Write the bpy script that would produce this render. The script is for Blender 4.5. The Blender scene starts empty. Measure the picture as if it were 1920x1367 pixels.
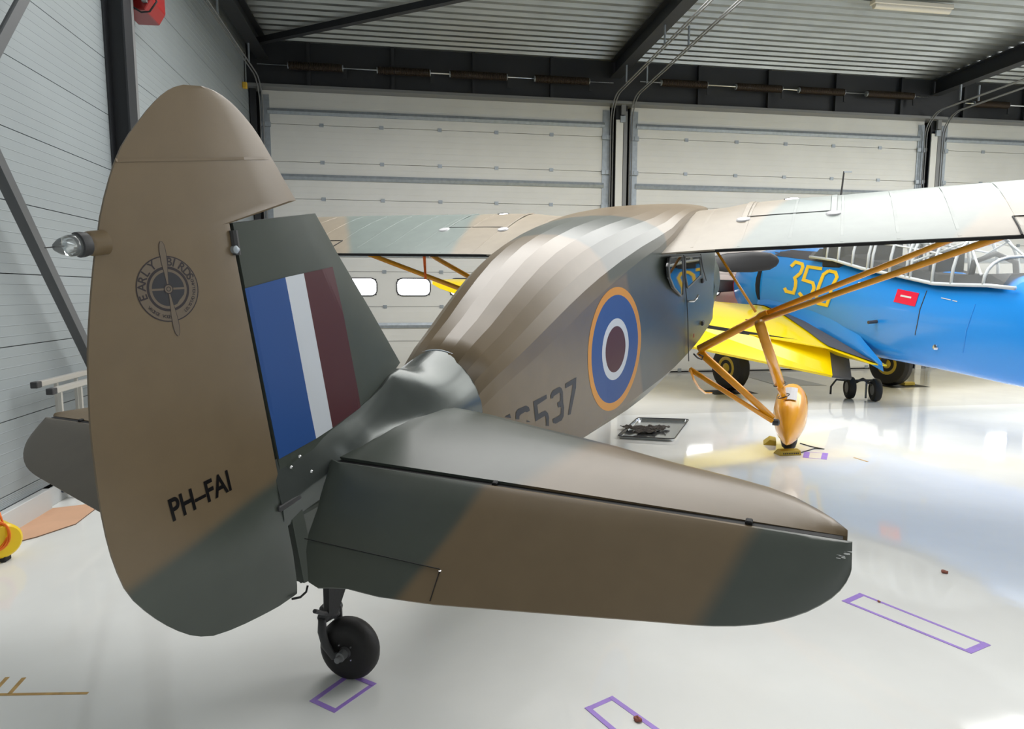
import bpy, bmesh, math, random
from mathutils import Vector, Matrix
from mathutils.bvhtree import BVHTree
random.seed(7)
D = bpy.data
S = bpy.context.scene
COL = S.collection
PI = math.pi

# ------------------------------------------------------------------ camera
F_PX, YAW, PIT, ROL, CH = 1211.0, 0.156881761, 0.110975402, 1.37213729e-3, 1.52
cam_f = Vector((math.sin(YAW)*math.cos(PIT), math.cos(YAW)*math.cos(PIT), -math.sin(PIT)))
_r = Vector((math.cos(YAW), -math.sin(YAW), 0)); _u = _r.cross(cam_f)
cam_r = _r*math.cos(ROL) + _u*math.sin(ROL)
cam_u = _u*math.cos(ROL) - _r*math.sin(ROL)
cam_o = Vector((0, 0, CH))
cd = D.cameras.new('camera'); cam = D.objects.new('camera', cd); COL.objects.link(cam)
cd.sensor_fit = 'HORIZONTAL'; cd.sensor_width = 36.0; cd.lens = 36.0*F_PX/1920.0
cd.clip_start = 0.02; cd.clip_end = 200
Mc = Matrix((cam_r, cam_u, -cam_f)).transposed().to_4x4(); Mc.translation = cam_o
cam.matrix_world = Mc
S.camera = cam

# ------------------------------------------------------------------ world, lights, exposure
w = D.worlds.new('world'); S.world = w; w.use_nodes = True
w.node_tree.nodes['Background'].inputs[0].default_value = (0.75, 0.85, 1.0, 1)
w.node_tree.nodes['Background'].inputs[1].default_value = 1.0
S.view_settings.view_transform = 'Standard'; S.view_settings.look = 'None'
S.view_settings.exposure = -0.10; S.view_settings.gamma = 1.0
S.view_settings.use_curve_mapping = False

def area(name, loc, size, power, col, direction=(0, 0, -1)):
    l = D.lights.new(name, 'AREA'); l.shape = 'RECTANGLE'; l.size, l.size_y = size
    l.energy = power; l.color = col
    o = D.objects.new(name, l); COL.objects.link(o); o.location = loc
    o.rotation_euler = Vector(direction).to_track_quat('-Z', 'Y').to_euler()
    return o
area('skylight_front', (6.2, 5.85, 5.38), (14.6, 4.5), 1230, (1.0, 0.99, 0.97), (0, -0.12, -1))
area('added_rear_fill', (5.0, -1.6, 5.40), (14, 2.4), 150, (0.98, 0.99, 1.0))  # added overhead fill behind the camera, brightening the elevators and rudder
area('high_side_window', (13.6, 6.2, 4.45), (5.6, 1.7), 230, (0.97, 0.985, 1.0), (-1, -0.45, -0.12))

# ------------------------------------------------------------------ pixel helpers (plain projections onto real surfaces)
def ray(x, y):
    return cam_f + cam_r*((x-960)/F_PX) - cam_u*((y-683.5)/F_PX)
def gp(x, y, z=0.0):
    d = ray(x, y); return cam_o + d*((z-CH)/d.z)
def wp(x, y, ax, val):
    d = ray(x, y); return cam_o + d*((val-cam_o[ax])/d[ax])
PSI = math.radians(34.9928); RO = math.radians(0.286); AL = math.radians(10.7)
T0 = gp(675, 1268)
_fw = Vector((math.sin(PSI), math.cos(PSI), 0)); _l = Vector((-math.cos(PSI), math.sin(PSI), 0)); _z = Vector((0, 0, 1))
_lf = _l*math.cos(RO) + _z*math.sin(RO); _up = _z*math.cos(RO) - _l*math.sin(RO)
AX = _fw*math.cos(AL) + _up*math.sin(AL); AY = _lf; AZ = -_fw*math.sin(AL) + _up*math.cos(AL)
MA = Matrix((AX, AY, AZ)).transposed().to_4x4(); MA.translation = T0      # airplane local -> world
MAi = MA.inverted()
ca = MAi @ cam_o
def aray(x, y): return MAi.to_3x3() @ ray(x, y)
def ap(x, y, ax, val):
    d = aray(x, y); return ca + d*((val-ca[ax])/d[ax])
def app(x, y, n, c):
    n = Vector(n); d = aray(x, y); return ca + d*((c-ca.dot(n))/d.dot(n))
def GL(p): return MAi @ Vector(p)          # world -> airplane local

# ------------------------------------------------------------------ materials
def mat(name, col, rough=0.5, metal=0.0, spec=0.5, bump=0.0, bscale=60.0, var=0.0, vscale=3.0, emit=None, coat=0.0, trans=0.0, alpha=1.0):
    m = D.materials.new(name); m.use_nodes = True; nt = m.node_tree; b = nt.nodes['Principled BSDF']
    b.inputs['Base Color'].default_value = (*col, 1); b.inputs['Roughness'].default_value = rough
    b.inputs['Metallic'].default_value = metal; b.inputs['Specular IOR Level'].default_value = spec
    b.inputs['Coat Weight'].default_value = coat; b.inputs['Coat Roughness'].default_value = 0.08
    b.inputs['Transmission Weight'].default_value = trans; b.inputs['Alpha'].default_value = alpha
    if emit: b.inputs['Emission Color'].default_value = (*emit[0], 1); b.inputs['Emission Strength'].default_value = emit[1]
    tc = nt.nodes.new('ShaderNodeTexCoord')
    if var > 0:
        n = nt.nodes.new('ShaderNodeTexNoise'); n.inputs['Scale'].default_value = vscale; n.inputs['Detail'].default_value = 5
        nt.links.new(tc.outputs['Object'], n.inputs['Vector'])
        mr = nt.nodes.new('ShaderNodeMapRange'); mr.inputs[1].default_value = .3; mr.inputs[2].default_value = .7
        mr.inputs[3].default_value = 1-var; mr.inputs[4].default_value = 1+var
        nt.links.new(n.outputs[0], mr.inputs[0])
        mx = nt.nodes.new('ShaderNodeVectorMath'); mx.operation = 'SCALE'; mx.inputs[0].default_value = col
        nt.links.new(mr.outputs[0], mx.inputs['Scale']); nt.links.new(mx.outputs[0], b.inputs['Base Color'])
    if bump > 0:
        n = nt.nodes.new('ShaderNodeTexNoise'); n.inputs['Scale'].default_value = bscale; n.inputs['Detail'].default_value = 3
        nt.links.new(tc.outputs['Object'], n.inputs['Vector'])
        bp = nt.nodes.new('ShaderNodeBump'); bp.inputs['Strength'].default_value = bump; bp.inputs['Distance'].default_value = 0.01
        nt.links.new(n.outputs[0], bp.inputs['Height']); nt.links.new(bp.outputs[0], b.inputs['Normal'])
    return m
BROWN = (0.172, 0.125, 0.072); GREEN = (0.066, 0.078, 0.066)
def camo(name, regions, rough=0.34, brown=BROWN, green=GREEN, soft=0.02, wob=0.02, metal=0.0, coat=0.0, spec=0.5):
    """regions: list of convex regions painted green, each a list of half planes (n, c)"""
    m = D.materials.new(name); m.use_nodes = True; nt = m.node_tree; b = nt.nodes['Principled BSDF']; L = nt.links.new
    b.inputs['Roughness'].default_value = rough; b.inputs['Metallic'].default_value = metal; b.inputs['Coat Weight'].default_value = coat
    b.inputs['Specular IOR Level'].default_value = spec
    tc = nt.nodes.new('ShaderNodeTexCoord')
    n = nt.nodes.new('ShaderNodeTexNoise'); n.inputs['Scale'].default_value = 2.2; n.inputs['Detail'].default_value = 1
    L(tc.outputs['Object'], n.inputs['Vector'])
    s = nt.nodes.new('ShaderNodeVectorMath'); s.operation = 'SUBTRACT'; s.inputs[1].default_value = (.5, .5, .5); L(n.outputs['Color'], s.inputs[0])
    s2 = nt.nodes.new('ShaderNodeVectorMath'); s2.operation = 'SCALE'; s2.inputs['Scale'].default_value = wob*4; L(s.outputs[0], s2.inputs[0])
    ad = nt.nodes.new('ShaderNodeVectorMath'); ad.operation = 'ADD'; L(tc.outputs['Object'], ad.inputs[0]); L(s2.outputs[0], ad.inputs[1])
    tot = None
    for reg in regions:
        cur = None
        for nn, c in reg:
            d = nt.nodes.new('ShaderNodeVectorMath'); d.operation = 'DOT_PRODUCT'; d.inputs[1].default_value = nn; L(ad.outputs[0], d.inputs[0])
            mr = nt.nodes.new('ShaderNodeMapRange'); mr.interpolation_type = 'SMOOTHSTEP'
            mr.inputs[1].default_value = c-soft; mr.inputs[2].default_value = c+soft; L(d.outputs['Value'], mr.inputs[0])
            if cur is None: cur = mr.outputs[0]
            else:
                mn = nt.nodes.new('ShaderNodeMath'); mn.operation = 'MULTIPLY'; L(cur, mn.inputs[0]); L(mr.outputs[0], mn.inputs[1]); cur = mn.outputs[0]
        if tot is None: tot = cur
        else:
            mm = nt.nodes.new('ShaderNodeMath'); mm.operation = 'MAXIMUM'; L(tot, mm.inputs[0]); L(cur, mm.inputs[1]); tot = mm.outputs[0]
    mx = nt.nodes.new('ShaderNodeMix'); mx.data_type = 'RGBA'
    mx.inputs[6].default_value = (*brown, 1); mx.inputs[7].default_value = (*green, 1)
    if tot is not None: L(tot, mx.inputs[0])
    else: mx.inputs[0].default_value = 0
    n2 = nt.nodes.new('ShaderNodeTexNoise'); n2.inputs['Scale'].default_value = 9; n2.inputs['Detail'].default_value = 6; L(tc.outputs['Object'], n2.inputs['Vector'])
    mr = nt.nodes.new('ShaderNodeMapRange'); mr.inputs[1].default_value = .3; mr.inputs[2].default_value = .7; mr.inputs[3].default_value = .95; mr.inputs[4].default_value = 1.05
    L(n2.outputs[0], mr.inputs[0])
    sc = nt.nodes.new('ShaderNodeVectorMath'); sc.operation = 'SCALE'; L(mx.outputs[2], sc.inputs[0]); L(mr.outputs[0], sc.inputs['Scale'])
    L(sc.outputs[0], b.inputs['Base Color'])
    n3 = nt.nodes.new('ShaderNodeTexNoise'); n3.inputs['Scale'].default_value = 400; L(tc.outputs['Object'], n3.inputs['Vector'])
    bp = nt.nodes.new('ShaderNodeBump'); bp.inputs['Strength'].default_value = 0.05; bp.inputs['Distance'].default_value = .002; L(n3.outputs[0], bp.inputs['Height']); L(bp.outputs[0], b.inputs['Normal'])
    return m
def hp(p1, p2, inside):
    """half plane containing 'inside', bounded by the line p1-p2; coordinates with one None axis"""
    ax = [i for i in range(3) if p1[i] is not None]
    a, b_ = ax; dx = p2[a]-p1[a]; dy = p2[b_]-p1[b_]; n = [0, 0, 0]; l = math.hypot(dx, dy)
    n[a], n[b_] = -dy/l, dx/l; c = n[a]*p1[a]+n[b_]*p1[b_]
    if n[a]*inside[a]+n[b_]*inside[b_] < c: n = [-v for v in n]; c = -c
    return (tuple(n), c)
def P2(v, drop):
    v = list(v); v[drop] = None; return v

M = dict(
 steel=mat('dark_steel', (0.022, 0.024, 0.028), 0.5, bump=.05),
 steelg=mat('grey_steel', (0.20, 0.205, 0.21), 0.45),
 galv=mat('galvanised_steel', (0.36, 0.40, 0.44), 0.5, 0.5, var=.12, vscale=14),
 galvd=mat('galvanised_roof_sheet', (0.40, 0.42, 0.41), 0.34, 0.85, var=.08, vscale=2),
 panel=mat('door_panel_paint', (0.70, 0.70, 0.67), 0.45, var=.03, vscale=2),
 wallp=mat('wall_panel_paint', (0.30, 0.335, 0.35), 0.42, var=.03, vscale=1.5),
 white=mat('white_paint', (0.72, 0.73, 0.72), 0.45),
 conc=mat('plinth_paint', (0.62, 0.64, 0.64), 0.5, var=.04),
 black=mat('black_rubber', (0.012, 0.012, 0.013), 0.65, bump=.1, bscale=90),
 dark=mat('dark_gap', (0.006, 0.006, 0.007), 0.7),
 spring=mat('oiled_spring_steel', (0.05, 0.035, 0.025), 0.45, 0.5),
 lit=mat('daylit_pane', (0.9, 0.95, 1.0), 0.2, emit=((0.97, 0.99, 1.0), 6.0)),
 orange=mat('orange_yellow_paint', (0.95, 0.39, 0.010), 0.25, coat=.4, var=.03, vscale=8),
 wheelp=mat('wheel_pant_paint', (0.95, 0.43, 0.030), 0.22, coat=.5, var=.04, vscale=6),
 tapeg=mat('grey_patch', (0.5, 0.5, 0.52), 0.4),
 yellow=mat('yellow_wing_paint', (0.95, 0.70, 0.0), 0.22, coat=.4),
 blue=mat('blue_fuselage_paint', (0.016, 0.28, 0.82), 0.25, coat=.25),
 walk=mat('walkway_rubber', (0.085, 0.085, 0.095), 0.6),
 digit=mat('yellow_digit_paint', (0.93, 0.60, 0.01), 0.35),
 digit_edge=mat('pale_digit_edge', (0.75, 0.72, 0.35), 0.4),
 red=mat('red_paint', (0.30, 0.018, 0.018), 0.35),
 redl=mat('red_label', (0.80, 0.01, 0.05), 0.35),
 frame=mat('canopy_frame_paint', (0.62, 0.66, 0.68), 0.35),
 glass=mat('canopy_glass', (0.8, 0.85, 0.85), 0.03, alpha=0.12, spec=.9),
 dglass=mat('cabin_glass', (0.03, 0.035, 0.04), 0.03, spec=1.0),
 chrome=mat('bright_metal', (0.75, 0.76, 0.78), 0.15, 1.0),
 seat=mat('dark_cockpit', (0.015, 0.016, 0.018), 0.7),
 rim=mat('yellow_wheel_hub', (0.55, 0.40, 0.04), 0.4),
 rb=mat('roundel_blue', (0.022, 0.085, 0.30), 0.42, spec=.35), rr=mat('roundel_red', (0.080, 0.016, 0.021), 0.42, spec=.3),
 rw=mat('roundel_white', (0.66, 0.70, 0.76), 0.4), ry=mat('roundel_yellow', (0.72, 0.30, 0.02), 0.38),
 ink=mat('serial_paint', (0.020, 0.020, 0.026), 0.4), logo=mat('emblem_ink', (0.018, 0.011, 0.014), 0.4),
 logow=mat('emblem_pale', (0.150, 0.116, 0.082), 0.4),
 black_letter=mat('registration_black', (0.010, 0.009, 0.011), 0.35),
 purple=mat('purple_tape', (0.36, 0.22, 0.68), 0.5, var=.08, vscale=20), beige=mat('tan_tape', (0.52, 0.33, 0.11), 0.55, var=.2, vscale=20),
 card=mat('cardboard', (0.70, 0.42, 0.27), 0.8, var=.05, vscale=5), cardedge=mat('cardboard_edge', (0.2, 0.13, 0.09), 0.8),
 alu=mat('aluminium', (0.62, 0.60, 0.56), 0.38, 0.55), rag=mat('oily_rag', (0.085, 0.075, 0.068), 0.9, bump=.6, bscale=30),
 tray=mat('drip_tray_metal', (0.62, 0.65, 0.67), 0.16, .9), hose=mat('orange_cord', (0.95, 0.20, 0.01), 0.45),
 yel=mat('yellow_plastic', (0.90, 0.62, 0.01), 0.35), clay=mat('reddish_clay', (0.30, 0.10, 0.07), 0.8, bump=.5),
 streamer=mat('orange_streamer', (1.0, 0.16, 0.01), 0.5), lamp=mat('lamp_diffuser', (0.66, 0.62, 0.54), 0.4),
 prop=mat('dark_propeller', (0.030, 0.030, 0.032), 0.4), tyre=mat('tyre', (0.014, 0.013, 0.013), 0.6, bump=.1),
 fork=mat('fork_steel', (0.045, 0.045, 0.048), 0.5), clear=mat('lamp_glass', (0.85, 0.9, 0.9), 0.03, trans=.85),
 mats=mat('pale_plastic_mat', (0.30, 0.31, 0.31), 0.25), socket=mat('yellow_switch', (0.8, 0.5, 0.05), 0.4),
)
M['green'] = camo('camouflage_green', [[((0, 0, 1), -50)]], 0.42, spec=.25)
M['brown'] = camo('camouflage_brown', [], 0.34)
def fairing_mat():
    m = camo('fairing_metal_green', [[((0, 0, 1), -50)]], 0.26, green=(0.085, 0.097, 0.092), metal=.35)
    return m
M['fairing'] = fairing_mat()

# floor: glossy epoxy with a little mottling
def floor_mat(name, col, rough):
    m = D.materials.new(name); m.use_nodes = True; nt = m.node_tree; b = nt.nodes['Principled BSDF']; L = nt.links.new
    tc = nt.nodes.new('ShaderNodeTexCoord'); n = nt.nodes.new('ShaderNodeTexNoise'); n.inputs['Scale'].default_value = 1.3; n.inputs['Detail'].default_value = 7
    L(tc.outputs['Object'], n.inputs['Vector'])
    cr = nt.nodes.new('ShaderNodeValToRGB'); cr.color_ramp.elements[0].position = .3; cr.color_ramp.elements[1].position = .7
    cr.color_ramp.elements[0].color = (*[c*.93 for c in col], 1); cr.color_ramp.elements[1].color = (*[c*1.04 for c in col], 1)
    L(n.outputs[0], cr.inputs[0]); L(cr.outputs[0], b.inputs['Base Color'])
    b.inputs['Roughness'].default_value = rough; b.inputs['Specular IOR Level'].default_value = .55
    n2 = nt.nodes.new('ShaderNodeTexNoise'); n2.inputs['Scale'].default_value = 4; n2.inputs['Detail'].default_value = 2; L(tc.outputs['Object'], n2.inputs['Vector'])
    bp = nt.nodes.new('ShaderNodeBump'); bp.inputs['Strength'].default_value = .06; bp.inputs['Distance'].default_value = .01
    L(n2.outputs[0], bp.inputs['Height']); L(bp.outputs[0], b.inputs['Normal'])
    return m
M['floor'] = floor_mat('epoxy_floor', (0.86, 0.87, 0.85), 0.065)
M['floor2'] = floor_mat('darker_floor_by_doors', (0.74, 0.735, 0.70), 0.10)  # darker base colour for the floor strip nearest the doors

# ------------------------------------------------------------------ mesh helpers
def link(name, me, m, parent=None, smooth=False):
    o = D.objects.new(name, me); COL.objects.link(o)
    if m is not None: me.materials.append(m)
    if parent is not None: o.parent = parent
    if smooth:
        for p in me.polygons: p.use_smooth = True
    return o
class MB:
    def __init__(s): s.v = []; s.f = []
    def add(s, vs, fs):
        k = len(s.v); s.v += [tuple(v) for v in vs]; s.f += [tuple(i+k for i in f) for f in fs]; return s
    def box(s, lo, hi):
        x0, y0, z0 = lo; x1, y1, z1 = hi
        return s.add([(x0,y0,z0),(x1,y0,z0),(x1,y1,z0),(x0,y1,z0),(x0,y0,z1),(x1,y0,z1),(x1,y1,z1),(x0,y1,z1)],
                     [(0,3,2,1),(4,5,6,7),(0,1,5,4),(1,2,6,5),(2,3,7,6),(3,0,4,7)])
    def bar(s, a, b, wd, hg=None, up=(0,0,1)):
        a = Vector(a); b = Vector(b); d = (b-a).normalized(); hg = hg or wd; up = Vector(up)
        sd = d.cross(up)
        if sd.length < 1e-4: sd = d.cross(Vector((1,0,0)))
        sd.normalize(); u2 = sd.cross(d)
        vs = [p + sd*(i*wd/2) + u2*(j*hg/2) for p in (a, b) for i, j in ((-1,-1),(1,-1),(1,1),(-1,1))]
        return s.add(vs, [(0,3,2,1),(4,5,6,7),(0,1,5,4),(1,2,6,5),(2,3,7,6),(3,0,4,7)])
    def rings(s, rings, cap=True, closed=True):
        n = len(rings[0]); vs = [v for r in rings for v in r]; fs = []
        for i in range(len(rings)-1):
            for j in range(n if closed else n-1):
                k = (j+1) % n; fs.append((i*n+j, i*n+k, (i+1)*n+k, (i+1)*n+j))
        if cap: fs.append(tuple(range(n-1, -1, -1))); fs.append(tuple((len(rings)-1)*n+j for j in range(n)))
        return s.add(vs, fs)
    def tube(s, pts, r, n=10, cap=True, ry=None):
        pts = [Vector(p) for p in pts]; rs = r if isinstance(r, (list, tuple)) else [r]*len(pts)
        rings = []; up = None
        for i, p in enumerate(pts):
            d = (pts[min(i+1, len(pts)-1)]-pts[max(i-1, 0)]).normalized()
            if up is None:
                up = Vector((0,0,1)) if abs(d.z) < .9 else Vector((1,0,0))
            sd = d.cross(up).normalized(); up = sd.cross(d).normalized()
            rr = rs[i]; r2 = rr if ry is None else rr*ry
            rings.append([p + sd*(rr*math.cos(2*PI*j/n)) + up*(r2*math.sin(2*PI*j/n)) for j in range(n)])
        return s.rings(rings, cap)
    def lathe(s, prof, o, axis, n=24):
        """prof: list (along axis, radius)"""
        axis = Vector(axis).normalized(); a = axis.cross(Vector((0,0,1)));
        if a.length < .01: a = axis.cross(Vector((1,0,0)))
        a.normalize(); b = axis.cross(a); o = Vector(o)
        rings = [[o + axis*h + (a*math.cos(2*PI*j/n)+b*math.sin(2*PI*j/n))*max(r, 1e-4) for j in range(n)] for h, r in prof]
        return s.rings(rings, True)
    def make(s, name, m, parent=None, smooth=False, bevel=0, auto=None):
        me = D.meshes.new(name); me.from_pydata([tuple(v) for v in s.v], [], s.f); me.validate(); 
        bm = bmesh.new(); bm.from_mesh(me); bmesh.ops.recalc_face_normals(bm, faces=bm.faces)
        if bevel: bmesh.ops.bevel(bm, geom=bm.edges[:], offset=bevel, segments=1, affect='EDGES', profile=.5)
        bm.to_mesh(me); bm.free(); me.update()
        if auto is not None:
            for p in me.polygons: p.use_smooth = True
            me.set_sharp_from_angle(angle=math.radians(auto))
        return link(name, me, m, parent, smooth)
def tag(o, label=None, cat=None, group=None, kind=None):
    if label: o['label'] = label
    if cat: o['category'] = cat
    if group: o['group'] = group
    if kind: o['kind'] = kind
    return o
def empty(name, loc=(0,0,0), label=None, cat=None, group=None, kind=None):
    o = D.objects.new(name, None); COL.objects.link(o); o.location = loc; o.empty_display_size = .1
    return tag(o, label, cat, group, kind)
def copy_tree(o, parent=None):
    c = o.copy(); COL.objects.link(c); c.parent = parent
    for ch in [x for x in D.objects if x.parent == o]: copy_tree(ch, c)
    return c
def poly_slices(poly, ax, n, pad=0.004, lo=None, hi=None):
    """poly: list of 2D points (s, t) ; slices along s -> (s, tmin, tmax)"""
    s0 = min(p[0] for p in poly) if lo is None else lo; s1 = max(p[0] for p in poly) if hi is None else hi
    out = []
    for i in range(n+1):
        u = (1-math.cos(PI*i/n))/2
        s = s0+pad + (s1-s0-2*pad)*u
        xs = []
        for j in range(len(poly)):
            a = poly[j]; b = poly[(j+1) % len(poly)]
            if (a[0]-s)*(b[0]-s) <= 0 and a[0] != b[0]: xs.append(a[1]+(b[1]-a[1])*(s-a[0])/(b[0]-a[0]))
        if len(xs) >= 2: out.append((s, min(xs), max(xs)))
    return out
def densify(poly, k=4):
    """Catmull-Rom through an open list of 2D points"""
    out = []
    for i in range(len(poly)-1):
        p0 = poly[max(i-1, 0)]; p1 = poly[i]; p2 = poly[i+1]; p3 = poly[min(i+2, len(poly)-1)]
        for j in range(k):
            t = j/k
            out.append(tuple(.5*((2*b)+(-a+c)*t+(2*a-5*b+4*c-d)*t*t+(-a+3*b-3*c+d)*t**3) for a, b, c, d in zip(p0, p1, p2, p3)))
    out.append(poly[-1]); return out

# ================================================================== SETTING
WY = 11.69; WX = -2.56; CZ = 5.58; RX = 14.0; RYB = -6.0
def st(o, kind='structure'): o['kind'] = kind; return o
YF = 7.62
st(MB().box((WX-.3, RYB-.3, -.2), (RX+.3, YF, 0)).make('floor', M['floor']))
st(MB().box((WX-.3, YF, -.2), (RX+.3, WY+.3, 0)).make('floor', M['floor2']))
# trapezoid roof sheet (geometry)
mb = MB(); pit = 0.2135; y = 11.5 + pit*1; prof = []
while y > RYB:
    prof += [(y, CZ), (y-.075, CZ), (y-.105, CZ+.06), (y-.183, CZ+.06)]; y -= pit
prof.append((y, CZ))
n = len(prof)
vs = [(x, yy, zz) for x in (WX-.2, RX+.2) for yy, zz in prof]
fs = [(i, i+1, n+i+1, n+i) for i in range(n-1)]
mb.add(vs, fs)
st(mb.make('ceiling', M['galvd']))
st(MB().box((WX-.3, RYB-.3, CZ+.12), (RX+.3, WY+.4, CZ+.2)).make('trim_roof_deck', M['steelg']))
# left wall: horizontal sandwich panels, each a part
wl = empty('wall_left', (WX, 0, 0), kind='structure')
dz = 0.9485*(-WX)/5.157; z0 = 1.52+4.032*(-WX)/5.157
seams = [z0-dz*k for k in range(-6, 8) if z0-dz*k > .12]
def wall_panel(y0, y1, za, zb):
    m = MB(); g = .003; m.box((-.12, y0, za+g), (0, y1, zb-g))
    nr = 7
    for i in range(1, nr):                                  # shallow ribs pressed in the sheet
        zz = za+(zb-za)*i/nr; m.add([(0, y0, zz-.004), (0, y1, zz-.004), (0.0022, y1, zz), (0.0022, y0, zz), (0, y1, zz+.004), (0, y0, zz+.004)], [(0,1,2,3), (3,2,4,5)])
    return m
zs = [.15]+sorted(seams)+[CZ+.1]
for i in range(len(zs)-1):
    if zs[i+1]-zs[i] < .05: continue
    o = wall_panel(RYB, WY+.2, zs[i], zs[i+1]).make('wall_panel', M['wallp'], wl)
MB().box((-.2, RYB, 0), (-.09, WY+.2, CZ+.1)).make('wall_core', M['dark'], wl)
st(MB().box((RX, RYB, 0), (RX+.2, WY+.2, CZ+.1)).make('wall_right', M['panel']))
st(MB().box((WX-.2, RYB-.2, 0), (RX+.2, RYB, CZ+.1)).make('wall_rear', M['white']))
# plinth along the left wall, with a step back
pl = empty('baseboard_left', (WX, 0, 0), kind='structure')
MB().box((0, RYB, 0), (.055, 4.86, .15)).make('plinth', M['conc'], pl, bevel=.004)
MB().box((0, 4.86, 0), (.02, WY, .13)).make('plinth', M['conc'], pl, bevel=.004)

# steel frame
def ibeam(mb, a, b, wd, hg, tf=.014, tw=.01, up=(0,0,1)):
    a = Vector(a); b = Vector(b); up = Vector(up).normalized()
    mb.bar(a+up*(hg/2-tf/2), b+up*(hg/2-tf/2), wd, tf, up); mb.bar(a-up*(hg/2-tf/2), b-up*(hg/2-tf/2), wd, tf, up)
    mb.bar(a, b, tw, hg-2*tf, up); return mb
# column on the left wall
c = empty('steel_column', (-2.47, 6.38, 0), 'dark steel column against the white left wall, red housing fixed on it', 'column')
ibeam(MB(), (0, 0, 0), (0, 0, CZ-.3), .17, .17, up=(1, 0, 0)).make('beam_section', M['steel'], c)
MB().box((-.08, .088, 0), (.08, .15, CZ-.3)).make('cover_strip', M['steelg'], c).__setitem__('label', 'pale grey strip along the column')
def brace(a, b, label):
    a = Vector(a); b = Vector(b)
    o = MB().bar((0,0,0), b-a, .012, .07, up=(1,0,0)).bar(Vector((.03,0,.03)), b-a+Vector((.03,0,.03)), .07, .012, up=(1,0,0)).make('wall_brace', mat('brace_grey', (0.10, 0.105, 0.11), 0.5))
    o.location = a; return tag(o, label, 'brace')
_a=wp(0,328,0,-2.42); _b=wp(163,668,0,-2.42)
brace(_a-(_b-_a)*.4, _b+(_b-_a)*.15, 'thin grey steel brace slanting down the left wall to the column')
bb = Vector(wp(40, 0, 0, -2.35)); bb2 = Vector(wp(-40, 150, 0, -2.35)); dd = (bb-bb2)
brace(bb2-dd*1.5, bb+dd*2, 'thick grey steel brace crossing the top left corner')
# red housing with bent handle
rh = empty('red_housing', (-2.53, 6.66, 4.04), 'red metal housing with bent black handle high on the column', 'heater')
mb = MB(); mb.add([(0,-.02,.03),(.22,-.10,.0),(.28,-.1,.10),(.28,-.1,.6),(0,-.02,.6),(0,.35,.03),(.22,.26,.0),(.28,.26,.1),(.28,.26,.6),(0,.35,.6)],
       [(0,1,2,3,4),(9,8,7,6,5),(0,5,6,1),(1,6,7,2),(2,7,8,3),(3,8,9,4),(4,9,5,0)])
mb.make('body', M['red'], rh, bevel=.008)
MB().lathe([(0,.01),(.01,.10),(.05,.115),(.06,.07),(.065,.02)], (.12,-.07,.22), (0,-1,-.1)).make('drum', M['red'], rh, auto=40)
MB().box((.21,-.13,.06),(.25,-.09,.5)).make('edge_strip', M['steelg'], rh)
MB().tube([(.10,-.12,.03),(.20,-.12,-.03),(.27,-.12,-.02),(.335,-.12,.07),(.30,-.12,.13)], .008).make('handle', M['black'], rh, True)
# back wall: lintel beam, header
st(MB().box((WX, WY+.30, 0), (RX, WY+.42, CZ+.1)).make('wall_back', M['dark']))
lb = empty('lintel_beam', (0, WY-.2, 4.9), 'deep dark steel lintel beam above the sectional doors', 'beam')
MB().box((WX, .02, 0), (RX, .14, CZ-4.9)).make('web', M['steel'], lb)
MB().box((WX, -.06, -.05), (RX, .25, -.005)).make('lower_flange', M['steelg'], lb)
for x in [-1.6+1.36*i for i in range(12)]:
    if all(abs(x-cx) > .4 for cx in (3.86, 10.15)):
        MB().box((x, -.05, 0), (x+.05, .03, CZ-4.9)).make('stiffener', M['steel'], lb)
# rafters
def rafter(x, label):
    o = ibeam(MB(), (0, RYB, 0), (0, WY-.2, 0), .2, .28).make('roof_rafter', M['steel']); o.location = (x, 0, CZ-.15); return tag(o, label, 'beam')
rafter(3.66, 'dark steel rafter running back above the post between the first two doors')
rafter(10.05, 'dark steel rafter running back above the post at the right')
rafter(-2.3, 'dark steel rafter along the top of the left wall')
a = Vector(wp(480, 78, 2, 5.42)); b = Vector(wp(840, 0, 2, 5.42)); d = b-a
o = MB().bar(-d*.03, d*3.2, .09, .09).make('roof_brace', M['steel']); o.location = a
tag(o, 'dark diagonal roof brace from the back left corner', 'brace')
# fluorescent fitting
lf = empty('ceiling_light', tuple(wp(1710, 14, 2, 5.5)), 'long pale ceiling light fitting under the corrugated roof', 'ceiling light')
MB().box((-.62, -.06, -.0), (.62, .06, .06)).make('housing', M['lamp'], lf, bevel=.008)
MB().lathe([(-.6, .01), (-.59, .045), (.59, .045), (.6, .01)], (0, 0, -.01), (1, 0, 0), 14).make('diffuser', M['lamp'], lf, auto=40)

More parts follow.
